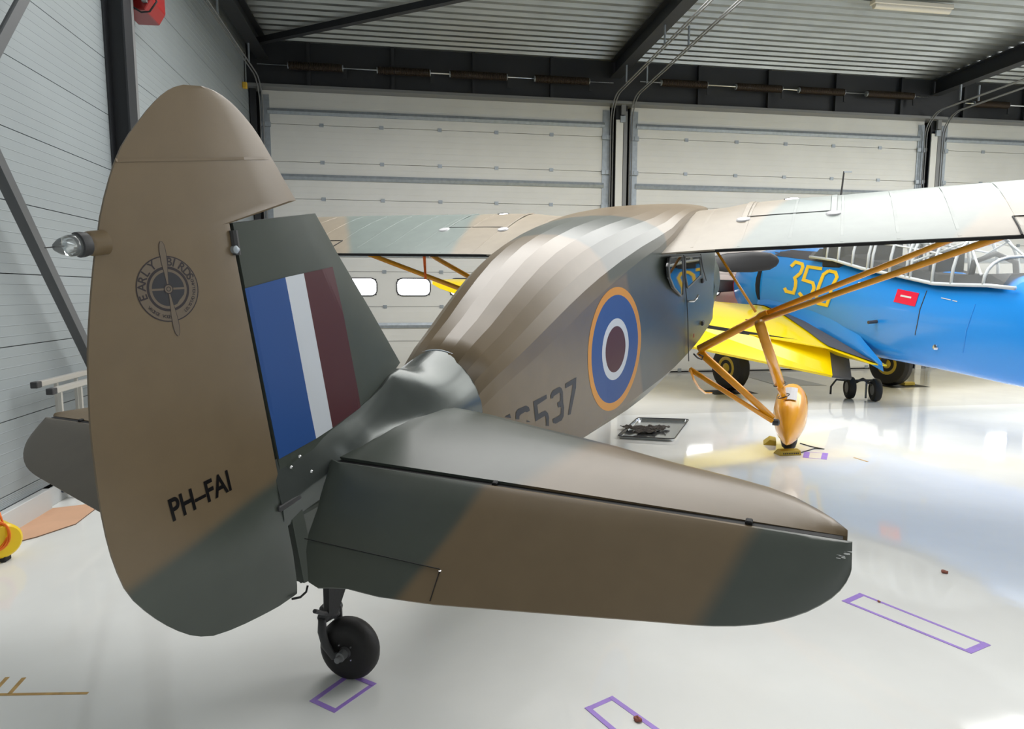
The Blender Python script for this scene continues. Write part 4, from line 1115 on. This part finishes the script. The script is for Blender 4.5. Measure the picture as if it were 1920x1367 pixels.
# walkway panel on the wing root (upper surface)
bm = None
hbvh = BVHTree.FromPolygons([v.co.copy() for v in hw_l.data.vertices], [tuple(p.vertices) for p in hw_l.data.polygons])
fbvh = BVHTree.FromPolygons([v.co.copy() for v in hf.data.vertices], [tuple(p.vertices) for p in hf.data.polygons])
def lay(name, grid_px, bvh, m, parent, off=.004, smooth=True):
    """grid of points dropped on the surface along the line of sight, then lifted by off"""
    o_ = cam_o-HO; vs = []; rows = len(grid_px); cols = len(grid_px[0]); last = None
    for r in grid_px:
        for px, py in r:
            d = ray(px, py).normalized(); hit, nrm, _, _ = bvh.ray_cast(o_, d)
            if hit is None: hit = last if last is not None else o_+d*9; nrm = Vector((-1, 0, 0))
            if nrm.dot(d) > 0: nrm = -nrm
            last = hit; vs.append(hit+nrm*off)
    fs = [(i*cols+j, i*cols+j+1, (i+1)*cols+j+1, (i+1)*cols+j) for i in range(rows-1) for j in range(cols-1)]
    return MB().add(vs, fs).make(name, m, parent)
def polygrid(a, b, c, d, nu, nv):
    return [[((1-v)*((1-u)*a[0]+u*b[0])+v*((1-u)*d[0]+u*c[0]), (1-v)*((1-u)*a[1]+u*b[1])+v*((1-u)*d[1]+u*c[1])) for u in [i/nu for i in range(nu+1)]] for v in [j/nv for j in range(nv+1)]]
# wing-root fillet on the fuselage
HFP = [(1480, 575), (1530, 600), (1590, 640), (1645, 690)]
# numbers 350
Z = lambda x, y: (1380+x/8, 460+y/8)
def lay_poly(name, outline, bvh, m, parent, off):
    o_ = cam_o-HO; bm = bmesh.new(); vs = []
    for px, py in outline:
        d = ray(px, py).normalized(); hit, nrm, _, _ = bvh.ray_cast(o_, d)
        if hit is None: continue
        if nrm.dot(d) > 0: nrm = -nrm
        vs.append(bm.verts.new(hit+nrm*off))
    bm.faces.new(vs); bmesh.ops.triangulate(bm, faces=bm.faces[:])
    me = D.meshes.new(name); bm.to_mesh(me); bm.free(); return link(name, me, m, parent)
def stroke_digit(paths, wd, parent):
    """digit strokes: broad ribbons on the surface, pale edge underneath"""
    for nm, ww, mt, off in (('digit_edge', wd+9, M['digit_edge'], .008), ('digit', wd, M['digit'], .014)):
        o_ = cam_o-HO; mb = MB()
        for path in paths:
            pts = [Vector((x, y, 0)) for x, y in path]; L_, R2_ = [], []
            dense = []
            for i in range(len(pts)-1):
                for k in range(4): dense.append(pts[i].lerp(pts[i+1], k/4))
            dense.append(pts[-1])
            keep = []
            for i, p in enumerate(dense):
                d0 = (dense[i]-dense[i-1]).normalized() if i > 0 else None; d1 = (dense[i+1]-dense[i]).normalized() if i < len(dense)-1 else None
                d = ((d0 or d1)+(d1 or d0)).normalized(); n_ = Vector((-d.y, d.x, 0)); sc = 1/max(.5, (d0 or d1).dot(d))
                keep.append((p+n_*ww/2*sc, p-n_*ww/2*sc))
            vs = []
            for a_, b_ in keep:
                for q in (a_, b_):
                    dd_ = ray(*Z(q.x, q.y)).normalized(); hit, nrm, _, _ = fbvh.ray_cast(o_, dd_)
                    if hit is None: hit = vs[-1] if vs else o_+dd_*9; nrm = Vector((-1, 0, 0))
                    if nrm.dot(dd_) > 0: nrm = -nrm
                    vs.append(hit+nrm*off)
            mb.add(vs, [(2*i, 2*i+1, 2*i+3, 2*i+2) for i in range(len(keep)-1)])
        mb.make(nm, mt, parent)
num = empty('number_350'); num.parent = HB
stroke_digit([[(835,320),(900,255),(1000,285),(1010,330),(975,420),(890,490),(905,540),(900,620),(870,715),(760,690),(735,640)]], 42, num)
stroke_digit([[(1300,355),(1085,325),(1020,520),(1160,565),(1180,640),(1120,790),(1010,780),(955,710)]], 42, num)
stroke_digit([[(1400,385),(1500,410),(1525,480),(1440,640),(1420,760),(1370,900),(1240,870),(1215,760),(1250,620),(1320,440),(1400,385)]], 42, num)
# canopy: sill rail, hoops, glass
can = empty('canopy'); can.parent = HB
def sill(Y): return lerp([(s[0], s[2]) for s in HS_], Y)
def sill_hw(Y): return lerp([(s[0], s[4]) for s in HS_], Y)-.03
TOPZ = [(5.55, .06), (5.9, .26), (6.2, .46), (6.6, .62), (7.2, .64), (8.0, .60), (8.55, .52), (8.95, .14)]
def hoop(Y, n=12, grow=0):
    hwd = sill_hw(Y)-.005+grow; zs_ = sill(Y)+.02; tz = lerp(TOPZ, Y)+grow
    return [(-hwd*math.copysign(abs(math.cos(PI*k/n))**.8, math.cos(PI*k/n)), Y-HO.y, zs_+tz*math.sin(PI*k/n)**.85 if 0 < k < n else zs_) for k in range(n+1)]
Yh = [5.6, 5.75, 5.9, 6.1, 6.3, 6.6, 7.0, 7.4, 7.8, 8.2, 8.55, 8.95]
MB().rings([hoop(y) for y in Yh], cap=False, closed=False).make('glazing', M['glass'], can, auto=40)
for y_ in (5.95, 6.35, 6.62, 6.95, 7.02, 7.3, 7.62, 7.70, 8.0, 8.3, 8.55):
    MB().tube(hoop(y_, grow=.008), .017, 6).make('hoop', M['frame'], can, True)
for s in (-1, 1):
    MB().tube([(s*(sill_hw(y_)), y_-HO.y, sill(y_)+.02) for y_ in (5.6, 5.9, 6.3, 6.6, 7.2, 7.8, 8.4, 8.95)], .022, 6).make('sill_rail', M['frame'], can, True)
    MB().tube([hoop(y_)[2 if s < 0 else 10] for y_ in (6.35, 6.8, 7.3, 7.8, 8.3, 8.55)], .012, 6).make('side_rail', M['frame'], can, True)
    a_ = hoop(6.95)[1 if s < 0 else 11]; b_ = hoop(6.35)[4 if s < 0 else 8]; c_ = hoop(6.0)[1 if s < 0 else 11]
    MB().tube([a_, b_, c_], .013, 6).make('diagonal_frame', M['frame'], can)
rg = []
for k in range(16):
    Y = 5.75+k*(8.9-5.75)/15; zt_ = lerp([(q[0], q[3]) for q in HS_], Y)+.012; hw_ = sill_hw(Y)*.96
    rg.append([(-hw_, Y-HO.y, sill(Y)+.03), (-hw_*.75, Y-HO.y, zt_-.01), (0, Y-HO.y, zt_), (hw_*.75, Y-HO.y, zt_-.01), (hw_, Y-HO.y, sill(Y)+.03)])
MB().rings(rg, cap=False, closed=False).make('cockpit_opening', M['seat'], HB)
for Y in (6.9, 7.9):                      # cockpit seats and coaming
    MB().box((-.22, Y-.06-HO.y, 1.3), (.22, Y+.06-HO.y, sill(Y)+.38)).make('seat_back', M['seat'], HB, bevel=.04)
MB().tube([(-.30, 6.25-HO.y, 1.62), (-.26, 6.25-HO.y, 1.86), (0, 6.25-HO.y, 1.95), (.26, 6.25-HO.y, 1.86), (.30, 6.25-HO.y, 1.62)], .03, 8).make('rear_seat_ring', M['seat'], HB, True)
MB().box((-.4, 8.3-HO.y, 1.85), (.4, 8.75-HO.y, 2.25)).make('instrument_coaming', M['seat'], HB, bevel=.06)
MB().tube([(0, 9.0-HO.y, 2.2), (.07, 8.98-HO.y, 3.32)], [.02, .011], 8).make('antenna_mast', M['black'], HB, True)
MB().bar((.07, 8.98-HO.y, 3.31), (.14, 8.9-HO.y, 3.30), .02, .02).make('antenna_tip', M['galv'], HB)
# undercarriage of the blue airplane
for s, (X_, Y_) in ((-1, (4.909, 9.313)), (1, (7.79, 9.45))):
    c_ = hl((X_, Y_, .366))
    w_ = MB().lathe([(-.09, .17), (-.11, .24), (-.09, .32), (-.04, .36), (.04, .36), (.09, .32), (.11, .24), (.09, .17)], c_, (1, .25, 0), 28).make('wheel', M['tyre'], HB, auto=35)
    for q in (-1, 1): MB().lathe([(.0, .2), (.085, .2), (.10, .15), (.075, .09), (.11, .05), (.12, .02)], c_, (q, .25*q, 0), 24).make('wheel_hub', M['rim'], w_, auto=35)
    MB().tube([c_+Vector((.12*-s, 0, 0)), c_+Vector((.05*-s, .05, .55))], .045, 10).make('leg', M['fork'], HB, True)
# panel lines, filler cap, steps, red label
def surf_line(name, pts, wd, m, off=.002):
    o_ = cam_o-HO; out = []
    for i in range(len(pts)-1):
        for k in range(6):
            x = pts[i][0]+(pts[i+1][0]-pts[i][0])*k/6; y = pts[i][1]+(pts[i+1][1]-pts[i][1])*k/6
            d = ray(x, y).normalized(); h = fbvh.ray_cast(o_, d)[0]
            if h is not None: out.append(h-d*off)
    MB().tube(out, wd, 5).make(name, m, HB)
surf_line('panel_seam', [(1738, 545), (1725, 580), (1714, 638)], .006, M['fork'])
surf_line('panel_seam', [(1829, 570), (1812, 620), (1804, 670)], .006, M['blue'])
lay('red_label', polygrid((1684, 542), (1724, 550), (1716, 575), (1676, 566), 6, 4), fbvh, M['redl'], HB, .006)
lay('label_text', polygrid((1690, 553), (1710, 557), (1709, 560), (1689, 556), 4, 1), fbvh, M['white'], HB, .009)
lay('stencil_text', polygrid((1766, 558), (1784, 562), (1783, 563.5), (1765, 559.5), 4, 1), fbvh, M['frame'], HB, .006)
lay('stencil_text', polygrid((1787, 563), (1796, 565), (1795, 566.5), (1786, 564.5), 3, 1), fbvh, M['frame'], HB, .006)
o_ = cam_o-HO
h_ = fbvh.ray_cast(o_, ray(1755, 651).normalized())[0]
if h_: MB().lathe([(0, .035), (.02, .03), (.03, .01)], h_, (-1, 0, 0), 14).make('filler_cap', M['chrome'], HB, auto=40)
h_ = fbvh.ray_cast(o_, ray(1644, 603).normalized())[0]
if h_: MB().tube([h_, h_+Vector((-.12, 0, -.01))], .022, 8).make('footstep', M['fork'], HB)
h_ = fbvh.ray_cast(o_, ray(1609, 530).normalized())[0]
if h_: MB().tube([h_, h_+Vector((-.04, -.06, 0)), h_+Vector((0, -.13, 0))], .009, 6).make('grab_handle', M['chrome'], HB)
# dark deck panel ahead of the windscreen
lay('anti_glare_panel', polygrid((1445, 478), (1545, 492), (1560, 455), (1445, 455), 12, 4), fbvh, M['walk'], HB, .004)
# walkway on wing root: strip over the wing surface
def lay_wing(name, grid, m, off=.006):
    o_ = cam_o-HO; vs = []; cols = len(grid[0]); last = None
    for r in grid:
        for px, py in r:
            d = ray(px, py).normalized(); hit, nrm, _, _ = hbvh.ray_cast(o_, d)
            if hit is None: hit = last or o_+d*9
            if nrm is None: nrm = Vector((0, 0, 1))
            if nrm.dot(d) > 0: nrm = -nrm
            last = hit; vs.append(hit+nrm*off)
    MB().add(vs, [(i*cols+j, i*cols+j+1, (i+1)*cols+j+1, (i+1)*cols+j) for i in range(len(grid)-1) for j in range(cols-1)]).make(name, m, HB)
def wtop(xl, Y, eps=.006):
    h, nrm, _, _ = hbvh.ray_cast(Vector((xl, Y-HO.y, 3)), Vector((0, 0, -1)))
    return (h+Vector((0, 0, eps))) if h else None
rows = []
for k in range(27):
    r = []
    for q in range(6):
        d_ = .40+.05*q; y0 = 7.44 if d_ <= .47 else 7.45+(8.08-7.45)*(d_-.47)/.19+.03
        Y = y0+.012+(10.2-y0)*k/26
        z = None
        for dd in (0, .03, .06, .1):
            h = wtop(-d_, Y+dd)
            if h: z = h.z+.012; break
        r.append(Vector((-d_, Y-HO.y, z if z else .9)))
    rows.append(r)
MB().rings([list(r) for r in rows], cap=False, closed=False).make('walkway', M['walk'], HB)
h = wtop(-1.35, 9.0); MB().lathe([(0, .05), (.006, .045)], h, (0, 0, 1), 14).make('fuel_filler', M['red'], HB)
h = wtop(-5.2, 9.6); MB().lathe([(0, .035), (.006, .03)], h, (0, 0, 1), 12).make('inspection_cap', M['clay'], HB)
# wing fillet
fil = []
for k in range(19):
    Y = 7.35+k*(10.36-7.35)/18
    wdh = lerp([(7.35, -.02), (7.8, .0), (8.3, .03), (9.0, .05), (9.8, .03), (10.36, .0)], Y)
    base = lerp([(s[0], s[4]) for s in HS_], Y)-.03
    h = wtop(-(base+wdh+.03), Y, 0) if Y > 7.5 else None
    zf = h.z+.01 if h else lerp([(7.35, .60), (8.06, .70)], Y)
    k2 = min(1, (Y-7.30)/1.0)
    fil.append([(-(base-.02), Y-HO.y, zf+.42*k2+.02), (-(base+.012+wdh*.12), Y-HO.y, zf+.2*k2+.01), (-(base+.01+wdh*.4), Y-HO.y, zf+.07*k2), (-(base+wdh), Y-HO.y, zf), (-(base-.05), Y-HO.y, zf-.08)])
MB().rings(fil, cap=True).make('wing_fillet', M['blue'], HB, auto=60)

# ================================================================== FLOOR THINGS
def flat(name, pts, h, m, label, cat, parent=None, group=None):
    c = sum((Vector(p) for p in pts), Vector())/len(pts); c.z = 0
    mb = MB().rings([[Vector(p)-c+Vector((0, 0, .0003-p.z if hasattr(p, 'z') else 0)) for p in pts], [Vector(p)-c+Vector((0, 0, h)) for p in pts]])
    o = mb.make(name, m, parent)
    if parent is None: o.location = c; tag(o, label, cat, group)
    return o
def tape_frame(corners, wd, label, m='purple', open_side=None, skip=()):
    ps = [gp(*p) for p in corners]; c = sum(ps, Vector())/len(ps)
    t = empty('floor_tape', c, label, 'tape')
    for i in range(len(ps)):
        if i in skip: continue
        a, b = ps[i]-c, ps[(i+1) % len(ps)]-c
        wi = wd[i] if isinstance(wd, (list, tuple)) else wd
        d = (b-a).normalized(); n_ = Vector((-d.y, d.x, 0))
        if n_.dot(-(a+b)/2) < 0: n_ = -n_
        hh = .0008+.0004*i; MB().rings([[a, b, b+n_*wi, a+n_*wi], [v+Vector((0, 0, hh)) for v in (a, b, b+n_*wi, a+n_*wi)]]).make('tape_strip', M[m], t)
    return t
tape_frame([(1578,1127),(1612,1112),(1858,1210),(1821,1226)], [.03, .016, .03, .016], 'long purple tape rectangle on the floor at the lower right')
tape_frame([(1096,1328),(1148,1305),(1290,1405),(1210,1425)], .02, 'purple tape rectangle cut by the bottom edge')
tape_frame([(706,1282),(627,1337),(580,1315),(655,1262)], [.017, .02, .02, .02], 'purple tape frame around the tail wheel')
tape_frame([(1508,847),(1553,850),(1550,862),(1505,858)], [.008, .05, .008, .05], 'small purple tape rectangle near the yellow chock')
def tapeline(a, b, wd, label):
    a, b = gp(*a), gp(*b); c = (a+b)/2; d = (b-a); n_ = Vector((-d.y, d.x, 0)).normalized()*wd/2
    q = [a-c-n_, b-c-n_, b-c+n_, a-c+n_]
    o = MB().rings([q, [v+Vector((0, 0, .0012)) for v in q]]).make('floor_tape', M['beige'], None); o.location = c; tag(o, label, 'tape')
tapeline((-60, 1303.5), (165, 1300), .014, 'long tan tape strip at the lower left of the floor')
tapeline((18, 1301), (45, 1271), .016, 'short slanting tan tape strip beside the long one')
tapeline((-12, 1298), (14, 1270), .016, 'short tan tape strip cut by the left edge')
tapeline((1601, 858), (1627, 866), .02, 'faint tan tape mark far right of the chock')
# clay lumps
for (px, py), r, lb in (((1196, 1351), .014, 'reddish clay lump on the purple tape at the bottom'), ((1771, 1074), .016, 'reddish clay lump beyond the long tape rectangle'), ((1648, 1129), .008, 'tiny reddish crumb inside the long tape rectangle')):
    bm = bmesh.new(); bmesh.ops.create_icosphere(bm, subdivisions=2, radius=r)
    for v in bm.verts: v.co *= .7+.6*random.random(); v.co.z *= .6
    me = D.meshes.new('clay_lump'); bm.to_mesh(me); bm.free(); o = link('clay_lump', me, M['clay']); o.location = gp(px, py)+Vector((0, 0, r*.4)); tag(o, lb, 'debris')
# oil tray with rag
tp = [gp(*a) for a in [(1157,823),(1195,788),(1292,791),(1264,829)]]; tc_ = sum(tp, Vector())/4
tr = empty('drip_tray', tc_, 'shiny rectangular drip tray on the floor under the fuselage', 'tray')
def rrect(ps, s, z, R=.06):
    out = []; n = len(ps)
    for i in range(n):
        p = ps[i]*s; a = (ps[i-1]*s-p).normalized(); b = (ps[(i+1) % n]*s-p).normalized()
        for k in range(5):
            t = k/4; q = p+a*R*(1-t)**2+b*R*t**2; out.append(Vector((q.x, q.y, z)))
    return out
q4 = [p-tc_ for p in tp]
MB().rings([rrect(q4, .97, .001), rrect(q4, 1.0, .03), rrect(q4, .975, .03), rrect(q4, .95, .006)]).make('pan', M['tray'], tr, auto=40)
MB().tube([v for v in rrect(q4, .995, .032)]+[rrect(q4, .995, .032)[0]], .006, 6).make('rim', M['fork'], tr, True)
bm = bmesh.new(); bmesh.ops.create_grid(bm, x_segments=22, y_segments=14, size=.5)
for v in bm.verts:
    a = math.atan2(v.co.y, v.co.x); rr_ = v.co.length; k = .8+.25*math.sin(3*a+1)+.12*math.sin(7*a)
    v.co.x *= .52*k; v.co.y *= .34*k; v.co.z = .022+.016*math.sin(v.co.x*60+v.co.y*25)*random.uniform(.5, 1)+.010*random.random()
me = D.meshes.new('rag'); bm.to_mesh(me); bm.free()
rg_ = link('rag', me, M['rag']); rg_.location = gp(1213, 809)+Vector((0, 0, .010)); rg_.rotation_euler = (0, 0, .1); tag(rg_, 'crumpled dark rag lying in the shiny drip tray', 'rag')
md = rg_.modifiers.new('s', 'SOLIDIFY'); md.thickness = .004
# flat plastic sheet and pads under the blue airplane
ms = [gp(*p) for p in ((1384, 702), (1432, 697), (1550, 723), (1455, 722))]
flat('floor_mat', ms, .004, M['mats'], 'thin grey sheet on the floor between the blue plane’s wheels', 'mat')
for (px, py), lb in (((1368, 735), 'black rubber pad under the blue plane’s left wheel'), ((1690, 723), 'black rubber pad under the blue plane’s right wheel')):
    c_ = gp(px, py); o = MB().add([(-.36,-.22,0),(.36,-.22,0),(.36,.22,0),(-.36,.22,0),(-.34,-.2,.004),(.34,-.2,.004),(.34,.2,.004),(-.34,.2,.004)],[(0,3,2,1),(4,5,6,7),(0,1,5,4),(1,2,6,5),(2,3,7,6),(3,0,4,7)]).make('rubber_pad', M['black']); o.location = c_; tag(o, lb, 'mat')
chock(gp(1698, 722)+Vector((-.02, -.06, .012)), .1, 'yellow chock under the blue plane’s right wheel')
# tow dolly
dl = empty('tow_dolly', (6.3, 8.2, 0), 'black two-wheeled tow dolly standing under the blue airplane', 'dolly')
p1 = gp(1592, 747); p2 = gp(1640, 752)
for p in (p1, p2):
    q = p-Vector((6.3, 8.2, 0))+Vector((0, .0, .16))
    w_ = MB().lathe([(-.04, .08), (-.055, .12), (-.04, .155), (0, .165), (.04, .155), (.055, .12), (.04, .08)], q, (1, -.35, 0), 22).make('wheel', M['tyre'], dl, auto=35)
    MB().lathe([(-.045, .08), (-.03, .03), (.03, .03), (.045, .08)], q, (1, -.35, 0), 14).make('hub', M['steelg'], w_, auto=35)
c1 = p1-Vector((6.3, 8.2, 0))+Vector((0, 0, .2)); c2 = p2-Vector((6.3, 8.2, 0))+Vector((0, 0, .2))
MB().tube([c1, (c1+c2)/2+Vector((0, 0, .1)), c2], .022, 8).make('axle_beam', M['fork'], dl, True)
MB().tube([c2+Vector((-.05, 0, .1)), c1+Vector((0, 0, .06)), c1+Vector((-.22, 0, .08)), c1+Vector((-.30, 0, -.02)), c1+Vector((-.3, 0, -.13))], .014, 8).make('tow_handle', M['fork'], dl, True)
MB().tube([(c1+c2)/2+Vector((.06, 0, .05)), (c1+c2)/2+Vector((.06, 0, -.18))], .014, 8).make('stand', M['galv'], dl, True)
# cable lying near the chock
pts = [gp(*p) for p in ((1500, 850), (1527, 842), (1545, 843), (1520, 838), (1500, 832))]; c_ = pts[0].copy()
o = MB().tube([p-c_+Vector((0, 0, .005)) for p in pts], .005, 6).make('cable', M['fork']); o.location = c_; tag(o, 'thin dark cable on the floor right of the yellow chock', 'cable')
# cardboard sheet beside the plinth
cb = [gp(*p) for p in ((30, 1019), (142, 984), (190, 944), (76, 957), (-10, 1030))]
cb = [gp(20, 1021), gp(70, 1008), gp(142, 984), gp(186, 950), gp(190, 944), gp(78, 957), gp(26, 996)]
c_ = sum(cb, Vector())/len(cb)
cs = empty('cardboard_sheet', c_, 'flat brown cardboard sheet on the floor beside the plinth', 'cardboard')
MB().rings([[p-c_+Vector((0, 0, .0005)) for p in cb], [p-c_+Vector((0, 0, .006)) for p in cb]]).make('edge', M['cardedge'], cs)
MB().add([p-c_+Vector((0, 0, .0075)) for p in cb], [tuple(range(len(cb)))]).make('face', M['card'], cs)
# small dark box on the plinth
o = MB().box((-.05, -.05, 0), (.05, .05, .07)).make('socket_box', mat('navy_plastic', (.01, .02, .06), .3), bevel=.008); o.location = (WX+.04, 6.0, .135)
pp = wp(124, 913, 0, WX+.03); o.location = (WX+.045, pp.y, pp.z-.03); tag(o, 'small navy box on the wall plinth, seen past the left elevator', 'box')
# aluminium ladder lying on its side along the wall
X_l = WX+.13
l1 = wp(66, 722, 0, X_l); l2 = wp(170, 716, 0, X_l)
ld = empty('ladder', (X_l, l1.y, l1.z), 'aluminium ladder on its side against the left wall, behind the tailplane', 'ladder')
dl_ = Vector((0, 2.6, 0.0))
for k, (oz, ox) in enumerate(((0, 0), (-.045, .09))):
    MB().box((ox-.02, 0+.0*k, oz-.019), (ox+.02, 2.6, oz+.019)).make('rail', M['alu'], ld, bevel=.004)
    MB().box((ox-.022, -.02, oz-.021), (ox+.022, .04, oz+.021)).make('end_cap', M['fork'], ld, bevel=.004)
    MB().box((ox-.02, 0, oz-.46), (ox+.02, 2.6, oz-.42)).make('rail', M['alu'], ld, bevel=.004)
for k in range(9):
    MB().box((-.010, .24+.27*k, -.44), (.010, .262+.27*k, -.015)).make('rung', M['alu'], ld)
    MB().box((.080, .10+.27*k, -.46), (.100, .122+.27*k, -.06)).make('rung', M['alu'], ld)
for k in range(3):
    MB().bar((-.03, .5+.9*k, -.46), (-.03, .5+.9*k, -l1.z+.0), .03, .03).make('prop_leg', M['alu'], ld)
# yellow reel with orange cord at the left edge
yc = gp(-2, 1052)
yr = empty('cord_reel', (yc.x, yc.y, 0), 'yellow drum wound with orange cord at the left edge', 'reel')
axr = Vector((.75, -.66, .0)).normalized()
MB().lathe([(-.09, .02), (-.09, .085), (-.08, .098), (.07, .098), (.085, .085), (.085, .02)], (-.01, .02, .125), axr, 28).make('drum', M['yel'], yr, auto=35)
m = MB()
for k in range(9):
    pts = []
    for i in range(25):
        t = 2*PI*i/24; r = .102+.006*math.sin(3*t+k)
        v = Vector((-.05, -.01, .165))+axr*(.035+.009*k+.01*math.sin(2*t+k))
        e1 = axr.cross(Vector((0, 0, 1))).normalized(); e2 = Vector((0, 0, 1))
        pts.append(v+e1*r*(.45+.04*k)*math.cos(t)+e2*r*(.50+.04*k)*math.sin(t))
    m.tube(pts, .005, 5, cap=False)
m.make('orange_cord', M['hose'], yr, True)
m = MB(); m.tube([Vector((.0, .0, .24)), Vector((.01, 0, .29)), Vector((.03, -.01, .285)), Vector((.05, -.02, .22))], .006, 6); m.make('cord_loop', M['hose'], yr, True)
for s in (-1, 1):
    MB().box((-.03+s*.05, -.03, 0), (.0+s*.05, .03, .045)).make('foot', M['black'], yr, bevel=.004)
